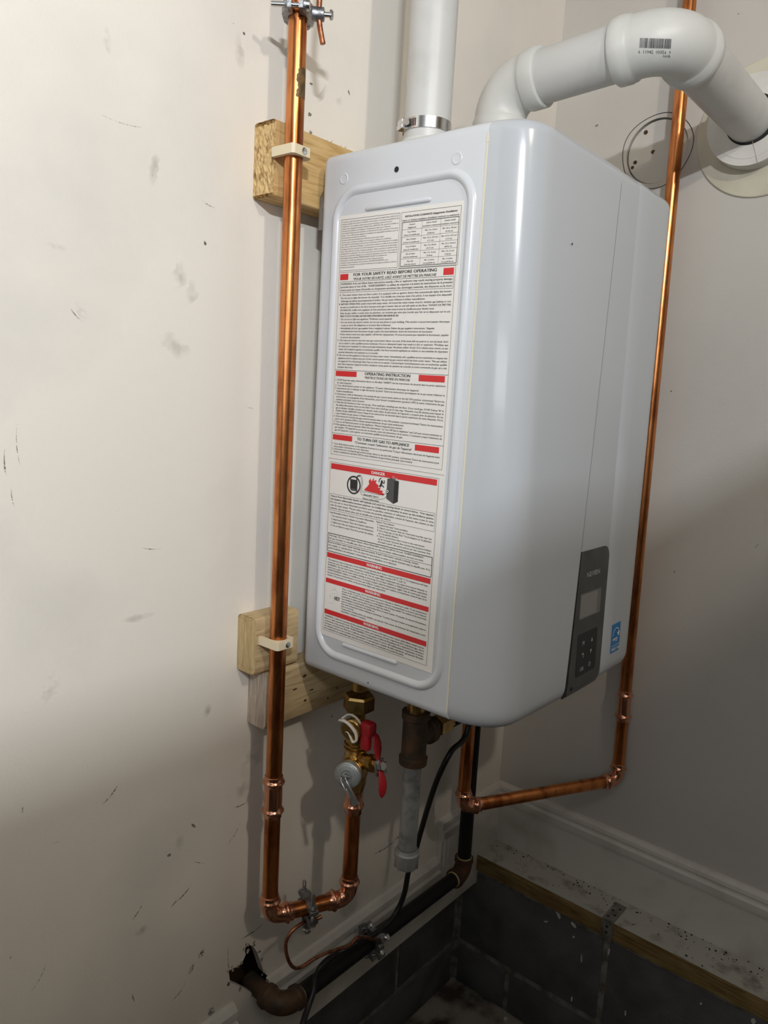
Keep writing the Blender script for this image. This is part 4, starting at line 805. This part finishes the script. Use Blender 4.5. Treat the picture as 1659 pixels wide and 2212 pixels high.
# stem and butterfly handle toward the room
ds = Vector((-0.10, -0.97, 0.20)).normalized(); ps = Vector((VX, VY, -0.138))
mb = MB(); mb.lathe(ps, ds, [(0, .0115), (.018, .0110), (.030, .0100), (.031, .0125), (.040, .0125), (.041, .0070), (.050, .0070)], 22); mb.build('stem', 'brass', r, 40)
hc = ps + ds * 0.049
mb = MB(); hexprof(mb, hc + ds * 0.001, ds, [(0, .0075), (.007, .0075), (.0078, .006)]); mb.build('handle_nut', 'steel', r, 25)
uz = (Z - ds * Z.dot(ds)).normalized(); ux = ds.cross(uz)
hd = MB(); hd.box(hc, (.016, .016, .0025), (ux, uz, ds)); hnd = hd.build('handle_plate', 'zinc', r, None)
for sg in (1, -1):
    pts = []; outl = [(0.006, .0035), (.012, .0050), (.022, .0070), (.032, .0075), (.040, .0058), (.044, .0028), (.0455, .0008)]
    path = [hc + uz * sg * a + ds * (.004 * math.sin(a / .0455 * 3.1) - (.003 if sg > 0 else -.001)) + ux * 0.001 for a, _ in outl]
    MB().sweep(path, [w_ for _, w_ in outl], 14, up=ds, sy=0.42).build('red_wing', 'red', r, 60)
MB().box(hc - uz * 0.012 - ux * .002, (.020, .004, .003), (ux, uz, ds)).build('stop_tab', 'zinc', r, None)

# ================================================================== GAS LINE
RG = 0.01335
G0 = Vector((-0.013, -0.002, -0.531)); G1 = Vector((0.470, 0.0, -0.543)); dg = (G1 - G0).normalized()
gas = thing('gas_pipe', 'black iron gas pipe along the foot of the left wall rising under the heater', 'pipe', G0)
pipe(gas, G0 + dg * 0.028, G1 - dg * 0.026, RG, 'iron'); pipe(gas, G1 + Z * 0.026, Vector((0.467, 0.0, -0.118)), RG, 'iron')
gp = [(0, .0150), (.0004, .0182), (.0075, .0188), (.0085, .0172), (.0115, .0164)]
elbow(gas, G0, Vector((0, 1, 0.06)), dg, 0.024, m='malleable', name='iron_elbow', prof=gp, rb=0.0168); elbow(gas, G1, -dg, Z, 0.021, m='rusty', name='iron_elbow', prof=gp, rb=0.0168)
MB().lathe(G0 + dg * 0.0345, dg, [(0, .0150), (.003, .0146), (.005, .0137)], 20).build('thread_sealant', 'dope', gas, 40); MB().lathe(G1 - dg * 0.0315, -dg, [(0, .0150), (.003, .0148), (.005, .0137)], 20).build('thread_sealant', 'dope', gas, 40)
MB().lathe(G1 + Z * 0.0315, Z, [(0, .0150), (.002, .0146), (.0035, .0137)], 20).build('thread_sealant', 'dope', gas, 40)
pipe(gas, G0 + Vector((0, .026, .0016)), G0 + Vector((0, .075, .0045)), RG, 'malleable', 'wall_nipple')
# hidden run to the tee
GX, GY_ = 0.102, -0.13
tb = Vector((GX, GY_, -0.093)); dt = X.copy()
gq = Vector((0.467, 0.0, -0.093)); gq2 = Vector((0.467, GY_, -0.093))
elbow(gas, gq, -Z, -Y, 0.021, m='malleable', name='iron_elbow', prof=gp, rb=0.0168); elbow(gas, gq2, Y, -X, 0.021, m='malleable', name='iron_elbow', prof=gp, rb=0.0168)
pipe(gas, gq - Y * 0.027, gq2 + Y * 0.027, RG, 'iron'); pipe(gas, tb + dt * 0.087, gq2 - X * 0.027, RG, 'iron')
leg = thing('gas_drip_leg', 'galvanised drip leg with end cap hanging from an iron tee under the heater', 'pipe', (GX, GY_, -0.292))
mb = MB(); mb.lathe((GX, GY_, -0.133), Z, [(0, .0165), (.0005, .0200), (.010, .0205), (.012, .0178), (.066, .0178), (.068, .0200), (.078, .0200), (.0785, .015)], 28)
mb.lathe(tb, dt, [(0, .0170), (.026, .0170), (.027, .0198), (.036, .0198), (.0365, .014)], 28); mb.build('tee', 'malleable', leg, 40)
mb = MB(); mb.lathe(tb + dt * 0.0360, dt, [(0, .0125), (.012, .0125), (.0125, .0165), (.040, .0165), (.0405, .0125), (.050, .0125)], 6); mb.build('gas_cock', 'brass', leg, 25)
mb = MB(); mb.lathe((GX, GY_, -0.056), Z, [(0, .0135), (.057, .0135)], 24); mb.build('inlet_nipple', 'brass', leg, 40)
mb = MB(); mb.lathe((GX, GY_, -0.1365), Z, [(0, .0137), (.0045, .0142)], 24); mb.build('thread_sealant', 'dope', leg, 40)
pipe(leg, (GX, GY_, -0.262), (GX, GY_, -0.130), RG, 'galv')
mb = MB(); mb.lathe((GX, GY_, -0.2935), Z, [(0, .0120), (.0012, .0155), (.006, .0168), (.0165, .0170), (.0170, .0185), (.0240, .0185), (.0255, .0160), (.0300, .0150)], 28); mb.build('end_cap', 'galv', leg, 30)
mb = MB()
for k in range(10): a = 2 * math.pi * k / 10; mb.box((GX + .0168 * math.cos(a), GY_ + .0168 * math.sin(a), -0.285), (.0022, .0022, .014), None, .0006)
mb.build('cap_ridge', 'galv', leg, None)

# ================================================================== GROUND CLAMPS, WIRES, CABLE
def ground_clamp(label, c, ax, b, rp, lug_end=1, group=None, flip=1):
    """two saddle jaws across bolt direction b, pipe axis ax"""
    c, ax, b = Vector(c), Vector(ax).normalized(), Vector(b); b = (b - ax * b.dot(ax)).normalized(); s = ax.cross(b).normalized() * flip
    o = thing('ground_clamp', label, 'clamp', c)
    w_ = 0.012
    for sg in (1, -1):
        # jaw: plate with a notch toward the pipe, polygon in (s, b)
        pr = []; y0 = rp * 0.30 * sg; y1 = (rp + 0.0055) * sg
        arcp = [(math.sin(a) * (rp + .0006), sg * math.cos(a) * (rp + .0006)) for a in [math.radians(t) for t in (-62, -45, -25, 0, 25, 45, 62)]]
        ow = rp + 0.0165
        pts = [(-ow, sg * (rp * .38))] + [(-rp - .001, sg * rp * .38)] + arcp + [(rp + .001, sg * rp * .38), (ow, sg * (rp * .38)), (ow, sg * (rp * .38 + .005)), (rp * .9, sg * (rp + .0065)), (-rp * .9, sg * (rp + .0065)), (-ow, sg * (rp * .38 + .005))]
        MB().prism(pts, c - ax * w_ / 2, s, b, 0, w_ * (1 if s.cross(b).dot(ax) > 0 else -1)).build('jaw', 'zinc', o, None)
        for k in (-1, 1):
            MB().lathe(c + s * k * (rp + .0085) + b * sg * (rp * .38 + .004), b * sg, [(0, .0075), (.004, .0070), (.0045, .004)], 14).build('boss', 'zinc', o, 40)
    for k, ext in ((1, 0.0), (-1, 0.006)):
        q = c + s * k * (rp + .0085)
        if (q - c).dot(CAM - c) < 0 and lug_end == 1 and abs(ax.z) > .9: ext = -.014
        MB().rod(q - b * (rp * .38 + .024 + ext), q + b * (rp * .38 + .010), .0029, 12).build('bolt', 'steel', o, 40)
        MB().lathe(q + b * (rp * .38 + .008), b, [(0, .0062), (.0035, .0058), (.0048, .0030), (.0050, .0005)], 14).build('bolt_head', 'steel', o, 40)
    q = c + b * lug_end * (rp + .0055)
    MB().lathe(q, b * lug_end, [(0, .0085), (.003, .0080), (.014, .0075), (.0145, .005)], 16).build('wire_lug', 'zinc', o, 40)
    MB().lathe(q + b * lug_end * .0140, b * lug_end, [(0, .0030), (.0065, .0030), (.0068, .0056), (.0088, .0058), (.0108, .0040), (.0112, .0008)], 14).build('set_screw', 'steel', o, 40)
    return q + b * lug_end * .008
pcl = on_riser(646, 30)
lug1 = ground_clamp('zinc ground clamp on the vertical copper pipe above the upper wood block', pcl, axl, Vector((0.64, -0.77, 0.02)), RC, 1, flip=-1)
mc = cl + (cr - cl) * 0.475
lug2 = ground_clamp('zinc ground clamp with upright bolts on the low copper loop', mc, dl, Vector((0.02, -0.01, -1)), RC, 1)
gc = G0 + dg * 0.205
lug3 = ground_clamp('zinc ground clamp fixed round the black gas pipe', gc, dg, Vector((0.0, -0.80, 0.60)), RG, 1)
# bare copper wires
wp = smooth_path([lug2 + dl * .022 + Z * .003, lug2 + dl * .008, lug2 - dl * .008, ony(655, 1993, lug2.y - .004), ony(632, 2010, lug2.y - .003), ony(618, 2035, lug2.y), ony(620, 2065, lug2.y), ony(632, 2088, lug2.y), ony(650, 2089, lug2.y + .002), ony(690, 2065, -.036), ony(730, 2050, -.035), ony(757, 2041, -.036), ony(775, 2024, -.034), lug3 + dg * -.004, lug3 + dg * .012], 7)
r = thing('ground_wire', 'bare copper ground wire linking the low copper loop to the gas pipe', 'wire', wp[0])
MB().sweep(wp, .0026, 10).build('wire', 'copper_wire', r, 60)
wp = smooth_path([lug1 + Z * .30, lug1 + Z * .09 + Vector((.002, 0, 0)), lug1 + Z * .02, lug1, lug1 - Z * .015 + R_ * .002, lug1 - Z * .032 + R_ * .006], 7)
r = thing('ground_wire', 'short cut end of copper wire in the clamp on the upper copper pipe', 'wire', wp[-1])
MB().sweep(wp, .0033, 10).build('wire', 'copper_wire', r, 60)
# black cable from the heater
cpts = [Vector((0.300, -0.10, -0.002)), Vector((0.298, -0.10, -0.10)), ony(1005, 1590, -.1), ony(975, 1623, -.1), ony(947, 1678, -.09), ony(926, 1738, -.075), ony(908, 1800, -.055), ony(893, 1855, -.045), ony(882, 1885, -.035), ony(872, 1935, -.030), ony(850, 1980, -.026), ony(812, 2015, -.0245), ony(765, 2040, -.0225), ony(722, 2063, -.0215), ony(694, 2087, -.0215), ony(682, 2115, -.0225), ony(676, 2145, -.028), ony(664, 2180, -.034), ony(652, 2222, -.045), ony(640, 2300, -.06), Vector((-0.02, -.09, -0.78)), Vector((0.03, -0.12, -ZO + .005)), Vector((0.14, -.16, -ZO + .005))]
cw = smooth_path(cpts, 8)
r = thing('black_cable', 'thin black cable hanging from the heater over the gas pipe to the floor', 'cable', cpts[-1])
cable = MB().sweep(cw, .0046, 12).build('cable', 'cable', r, 60)
mb = MB(); t0, t1 = ony(720, 2064, -.0215), ony(772, 2036, -.0225); ud = (t1 - t0).normalized(); tc_ = (CAM - (t0 + t1) / 2).normalized(); nn = (tc_ - ud * tc_.dot(ud)).normalized(); vd = nn.cross(ud)
put_text(mb, 'TURBO TARE  2021  LF', (t0 + t1) / 2 + nn * .0049 - vd * .0008 - ud * .020, ud, vd, .0018, .042); mb.build('cable_print', 'print_grey', cable, None)

# ================================================================== WOOD BLOCKS AND PIPE CLIPS
def lumber(label, x0, x1_, y0, y1, z0, z1, mats, rough, bev=0.004):
    o = thing('wood_block', label, 'wood block', ((x0 + x1_) / 2, y1, z0))
    bm = bmesh.new(); bmesh.ops.create_cube(bm, size=1.0)
    for v in bm.verts: v.co = Vector((x0 + (v.co.x + .5) * (x1_ - x0), y0 + (v.co.y + .5) * (y1 - y0), z0 + (v.co.z + .5) * (z1 - z0)))
    ed = [e for e in bm.edges if abs(e.verts[0].co.x - e.verts[1].co.x) > 1e-4]
    bmesh.ops.bevel(bm, geom=ed, offset=bev, segments=3, affect='EDGES', profile=0.5)
    end = [f for f in bm.faces if f.normal.x < -0.9]
    res = bmesh.ops.inset_region(bm, faces=end, thickness=0.0008)
    bmesh.ops.triangulate(bm, faces=[f for f in bm.faces if f.normal.x < -0.9])
    for _ in range(4): bmesh.ops.subdivide_edges(bm, edges=list({e for f in bm.faces if f.normal.x < -0.5 and all(v.co.x < x0 + .004 for v in f.verts) for e in f.edges}), cuts=1, use_grid_fill=True)
    for v in bm.verts:
        if v.co.x < x0 + 0.002: v.co.x += random.uniform(-rough, rough)
    mb = MB(); bm.verts.index_update()
    for f in bm.faces:
        mb.f.append(tuple(v.index for v in f.verts)); mb.mi.append(1 if all(v.co.x < x0 + .003 for v in f.verts) else 0)
    mb.v = [v.co.copy() for v in bm.verts]; bm.free()
    mb.build('board', mats, o, 30)
    return o
b1 = lumber('rough sawn wood block behind the copper pipe at the top corner of the heater', -0.066, 0.400, 0.013, YW, 0.613, 0.702, ['wood', 'wood_end'], .0016)
mb = MB()
for u, v in ((700, 300), (708, 305), (716, 310), (740, 318), (728, 314)):
    p = ony(u, v + 6, 0.02); d = Vector((random.uniform(.3, 1), -.2, random.uniform(.1, .7))).normalized(); mb.add([p, p + d * random.uniform(.005, .009), p + Vector((.004, 0, 0)), p + Vector((.002, .002, 0))], [(0, 1, 2), (1, 2, 3), (0, 1, 3)])
mb.build('splinters', 'wood_end', b1, None, kind='stuff')
b2 = lumber('short wood block with cut end at the bottom corner of the heater', -0.072, 0.0045, 0.013, YW, -0.001, 0.078, ['wood2', 'wood2_end'], .0003, .006)
b3 = lumber('long knotty wood board directly under the short block, below the heater', -0.0505, 0.420, 0.0125, YW, -0.085, -0.003, ['wood2', 'wood3_end'], .0003, .006)
for u, v, a, b_ in ((658, 1460, .0042, .0026), (637, 1489, .0045, .0013), (673, 1490, .0048, .0011), (659, 1513, .0030, .0020), (728, 1486, .0018, .0012), (708, 1508, .0022, .0016)):
    p = ony(u, v, 0.0125); MB().prism([(a * math.cos(t) * random.uniform(.8, 1.1), b_ * math.sin(t) * random.uniform(.8, 1.1)) for t in [k * math.pi / 6 for k in range(12)]], p, X, Vector((0.1, 0, 1)).normalized(), 0.0, 0.0003).build('knot', 'knot', b3, None)
def clip(label, c, tilt):
    o = thing('pipe_clip', label, 'pipe clip', (c.x, 0.013, c.z))
    n = 28; mb = MB(); h = 0.0055; ri = RC + .0006
    # squarish U strap: outer box 0.031 wide, from board face to just past the pipe
    out = []; inn = []
    y0 = 0.0128 - c.y; yo = -(RC + .0062); hw = RC + .0056
    outer = [(-hw - .0, y0), (-hw, yo + .003), (-hw + .003, yo), (hw - .006, yo), (hw, yo + .006), (hw, y0)]
    inner = [(ri, y0)] + [(ri * math.cos(a), -ri * math.sin(a)) for a in [math.pi * k / 12 for k in range(13)]] + [(-ri, y0)]
    pl = outer + inner
    mb.prism(pl, c - Z * h, X, Y, 0, 2 * h); mb.build('strap', 'ivory', o, 30)
    MB().lathe(c + Vector((0.001, yo, 0)), -Y, [(-.004, .0030), (.0006, .0042), (.0012, .0040), (.0018, .0022)], 14).build('screw', 'steel', o, 40)
pc1 = on_riser(632, 330); clip('ivory plastic clip holding the copper pipe to the upper wood block', pc1, 0)
pc2 = on_riser(601, 1386); clip('ivory plastic clip holding the copper pipe to the short lower wood block', pc2, 0)

# ================================================================== PVC VENT AND INTAKE
vx, vy = 0.110, -0.080
ad = MB(); ad.lathe((vx, vy, H - 0.002), Z, [(0, .036), (.010, .036), (.012, .034), (.030, .034), (.034, .0318)], 36); ad.build('vent_adapter', 'pvc_fit', heater, 40)
ax_, ay_ = 0.300, -0.067
ad = MB(); ad.lathe((ax_, ay_, H - 0.002), Z, [(0, .041), (.010, .041), (.012, .0395), (.030, .0395), (.0305, .037)], 36); ad.build('air_adapter', 'pvc_fit', heater, 40)
r = thing('vent_pipe', 'white plastic vent pipe rising straight up from the top of the heater', 'pipe', (vx, vy, H + .03))
MB().lathe((vx, vy, H + 0.030), Z, [(0, .0287), (0, .0302), (ZC - H - .030, .0302)], 40).build('pipe', 'pvc', r, 40)
r = thing('hose_clamp', 'shiny steel hose clamp around the foot of the vertical vent pipe', 'clamp', (vx, vy, H + .035))
mb = MB(); mb.lathe((vx, vy, 0.717), Z, [(0, .0304), (0, .0318), (.0135, .0318), (.0135, .0304)], 40); mb.build('band', 'steel', r, 30)
dcl = Vector((-0.80, 0.45, 0)).normalized(); q = Vector((vx, vy, 0.7235)) + dcl * .0345; tcl = dcl.cross(Z)
mb = MB(); mb.box(q, (.016, .008, .012), (tcl, dcl, Z), .001); mb.build('worm_housing', 'steel', r, None)
mb = MB(); mb.lathe(q + tcl * -.014, tcl, [(0, .0042), (.006, .0042), (.0065, .0030), (.028, .0030)], 8); mb.build('worm_screw', 'steel', r, 30)
mb = MB()
for k in range(6): mb.box(Vector((vx, vy, .7237)) + Matrix.Rotation(.30 + .075 * k, 3, 'Z') @ (dcl * .0319), (.0010, .0008, .009), (Matrix.Rotation(.30 + .075 * k, 3, 'Z') @ tcl, Matrix.Rotation(.30 + .075 * k, 3, 'Z') @ dcl, Z))
mb.build('worm_slots', 'dark', r, None)
# intake: up, toward the room, then into the right wall
RI = 0.0355; RH = 0.0405
E1 = Vector((ax_, ay_, 0.836)); E2 = Vector((0.300, -0.318, 0.850)); E3 = Vector((XB + .06, -0.318, 0.853))
d12 = (E2 - E1).normalized(); d23 = (E3 - E2).normalized()
ip = thing('air_intake_pipe', 'white plastic intake pipe with two elbows turning from the heater into the right wall', 'pipe', E1)
hp_ = [(0, RI), (.0006, RH - .001), (.002, RH), (.026, RH), (.0272, RH - .0004), (.0300, RH - .0024)]
pipe(ip, (ax_, ay_, H + .029), E1 - Z * 0.050, RI, 'pvc')
elbow(ip, E1, -Z, d12, 0.046, m='pvc_fit', name='pvc_elbow', prof=[(0, RI), (.0006, RH - .001), (.002, RH), (.022, RH), (.0232, RH - .0004), (.026, RH - .0024)], rb=RH - .0024, n=40)
pipe(ip, E1 + d12 * 0.060, E2 - d12 * 0.060, RI, 'pvc', n=40)
el2 = elbow(ip, E2, -d12, d23, 0.046, m='pvc_fit', name='pvc_elbow', prof=[(0, RI), (.0006, RH), (.002, RH + .0012), (.016, RH + .0012), (.0175, RH), (.0225, RH), (.024, RH - .0016), (.028, RH - .0024)], rb=RH - .0024, n=40)
pipe(ip, E2 + d23 * 0.055, E3, RI, 'pvc', n=40)
# printing wrapped on the elbow surface
bpy.context.view_layer.update()
def wrap_print(o, name, m, quads, lift=.0004):
    me = o.data; base = BASE[root_of(o).name]
    tree = BVHTree.FromPolygons([v.co + base for v in me.vertices], [tuple(p.vertices) for p in me.polygons]); mb = MB()
    for vs_, fs_ in quads:
        out = []; ok = True
        for u, v in vs_:
            h = tree.ray_cast(CAM, ray(u, v).normalized())
            if h[0] is None: ok = False; break
            nn_ = h[1] if h[1].dot(CAM - h[0]) > 0 else -h[1]; out.append(h[0] + nn_ * lift)
        if ok: mb.add(out, fs_)
    if mb.v: mb.build(name, m, o, None)
rn = random.Random(5); quads = []; u = 0.0
def bar_pt(a, b): return (1383 + a * 67 - b * 1.5, 82 + b * 21 + a * 2.0)
while u < 1.0:
    w1 = rn.choice([.010, .010, .02, .03]); 
    for k in range(3): quads.append(([bar_pt(u, k / 3), bar_pt(min(1, u + w1), k / 3), bar_pt(min(1, u + w1), (k + 1) / 3), bar_pt(u, (k + 1) / 3)], [(0, 1, 2, 3)]))
    u += w1 + rn.choice([.010, .012, .02])
def px_text(s, u0, v0, h, wd, ang=0.03):
    vs_, fs_ = text_data(s, 0.0, 0.0, 1); x0_ = min(a for a, b in vs_); x1__ = max(a for a, b in vs_)
    return ([(u0 + (a - x0_) / (x1__ - x0_) * wd, v0 - b / CAPH * h + (a - x0_) / (x1__ - x0_) * wd * ang) for a, b in vs_], fs_)
quads.append(px_text('6  11942  03356  0', 1379, 115, 7, 70, 0.02)); quads.append(px_text('060A', 1432, 124, 6, 16, 0.02))
wrap_print(el2, 'barcode_print', 'print_dkgrey', quads)
# wall flange and collar
r = thing('wall_flange', 'round cream flange plate behind the collar of the intake pipe on the right wall', 'flange', (XB, -0.335, 0.735))
MB().lathe((XB - 0.0002, -0.335, 0.846), -X, [(0, .1085), (.0020, .1085), (.0032, .1070), (.0032, .040)], 64).build('plate', 'flange', r, 30)
r = thing('wall_collar', 'thick white round collar where the intake pipe enters the right wall', 'collar', (XB - .02, -0.322, 0.78))
mb = MB(); mb.lathe((XB - 0.0036, -0.322, 0.852), -X, [(0, .071), (.024, .0715), (.0270, .0705), (.0275, .0600), (.0280, .0600), (.0280, .0385), (.004, .0385)], 64); mb.build('ring', 'foam', r, 30)
mb = MB(); mb.lathe((XB - 0.030, -0.320, 0.851), -X, [(0, .0383), (.0018, .0383)], 48); mb.build('shadow_gap', 'dark', r, None)
mb = MB(); a_ = onx(1624, 300, XB - .0322); b_ = onx(1637, 352, XB - .0322); dab = (b_ - a_); mb.box((a_ + b_) / 2, (dab.length, .0005, .0004), (dab.normalized(), X.cross(dab.normalized()), X)); mb.build('mould_line', 'pvc_red', r, None)
# cut-out plug in the right wall
r = thing('wall_plug', 'round cut-out plug screwed back into the right wall beside the copper pipe', 'plug', (XB, cy_, cz_ - .053))
MB().lathe((XB + 0.0120, cy_ - .0008, cz_ - .0010), -X, [(0, .0538), (.0085, .0538), (.0092, .0530)], 48).build('plate', 'drywall_r', r, 30)
for u, v, k in ((1395, 286, .0040), (1372, 351, .0036), (1366, 362, .0032)):
    p = onx(u, v, XB + .0026); MB().lathe((XB + .0030, p.y, p.z), -X, [(0, k), (.0006, k), (.0008, k * .6), (.0002, k * .3)], 12).build('screw', 'malleable', r, 30)
p = onx(1410, 327, XB + .0026); mb = MB(); mb.prism([(.0032 * math.cos(t) * random.uniform(.6, 1.5), .0034 * math.sin(t) * random.uniform(.6, 1.5)) for t in [k * math.pi / 5 for k in range(10)]], (XB + .0027, p.y, p.z), -Y, Z, -.0002, .0004); mb.build('nail_hole', 'knot', r, None)

# ================================================================== OUT OF FRAME: pendant bulb; lamp, half wall and cabinet added to shape the light
r = thing('pendant_bulb', 'bare light bulb hanging from the ceiling on a cord', 'lamp', (BULB.x, BULB.y, BULB.z))
MB().rod((BULB.x, BULB.y, BULB.z + .10), (BULB.x, BULB.y, ZC), .004, 10).build('cord', 'cable', r, 40)
MB().lathe((BULB.x, BULB.y, BULB.z + .045), Z, [(0, .018), (.03, .02), (.055, .012), (.057, .004)], 20).build('socket', 'keypad', r, 40)
r = thing('led_work_light', 'slim white work light on a tripod stand behind the half wall', 'lamp', (LED.x, LED.y - .02, -ZO))
MB().box(LED + Vector((0, -.020, 0)), (.26, .03, .08), None, .005).build('housing', 'trim', r, 40)
MB().rod((LED.x, LED.y - .02, -ZO + .25), (LED.x, LED.y - .02, LED.z - .05), .011, 14).build('pole', 'keypad', r, 40)
for k in range(3):
    a = 2 * math.pi * k / 3 + .5; MB().rod((LED.x, LED.y - .02, -ZO + .32), (LED.x + .22 * math.cos(a), LED.y - .02 + .22 * math.sin(a), -ZO + .012), .009, 12).build('leg', 'keypad', r, 40)
struct('wall_partition', MB().bx(WX, 0.10, -1.28, -1.20, -ZO, 0.930), 'room')  # unseen half wall added to keep lamp light off the lower walls
r = thing('tool_cabinet', 'grey steel tool cabinet standing against the left wall', 'cabinet', (-1.15, -0.55, -ZO))
BT = 0.225; bx0, bx1, by0, by1 = WX + .02, -0.985, -1.15, YW - .03  # unseen cabinet added to stop low light from the side window
MB().bx(bx0, bx1, by0, by1, -ZO + .08, BT, .006).build('carcass', 'cabinet', r, 40)
for k in range(4):
    z0 = -ZO + .12 + k * .24; f = MB().bx(bx1, bx1 + .012, by0 + .03, by1 - .03, z0, z0 + .225, .003).build('drawer', 'cabinet', r, 40)
    MB().rod((bx1 + .030, by0 + .35, z0 + .18), (bx1 + .030, by1 - .35, z0 + .18), .006, 12).build('handle', 'steel', f, 40)
for x_ in (bx0 + .06, bx1 - .06):
    for y_ in (by0 + .06, by1 - .06): MB().lathe((x_, y_, -ZO), Z, [(0, .02), (.02, .025), (.08, .025)], 14).build('foot', 'keypad', r, 40)
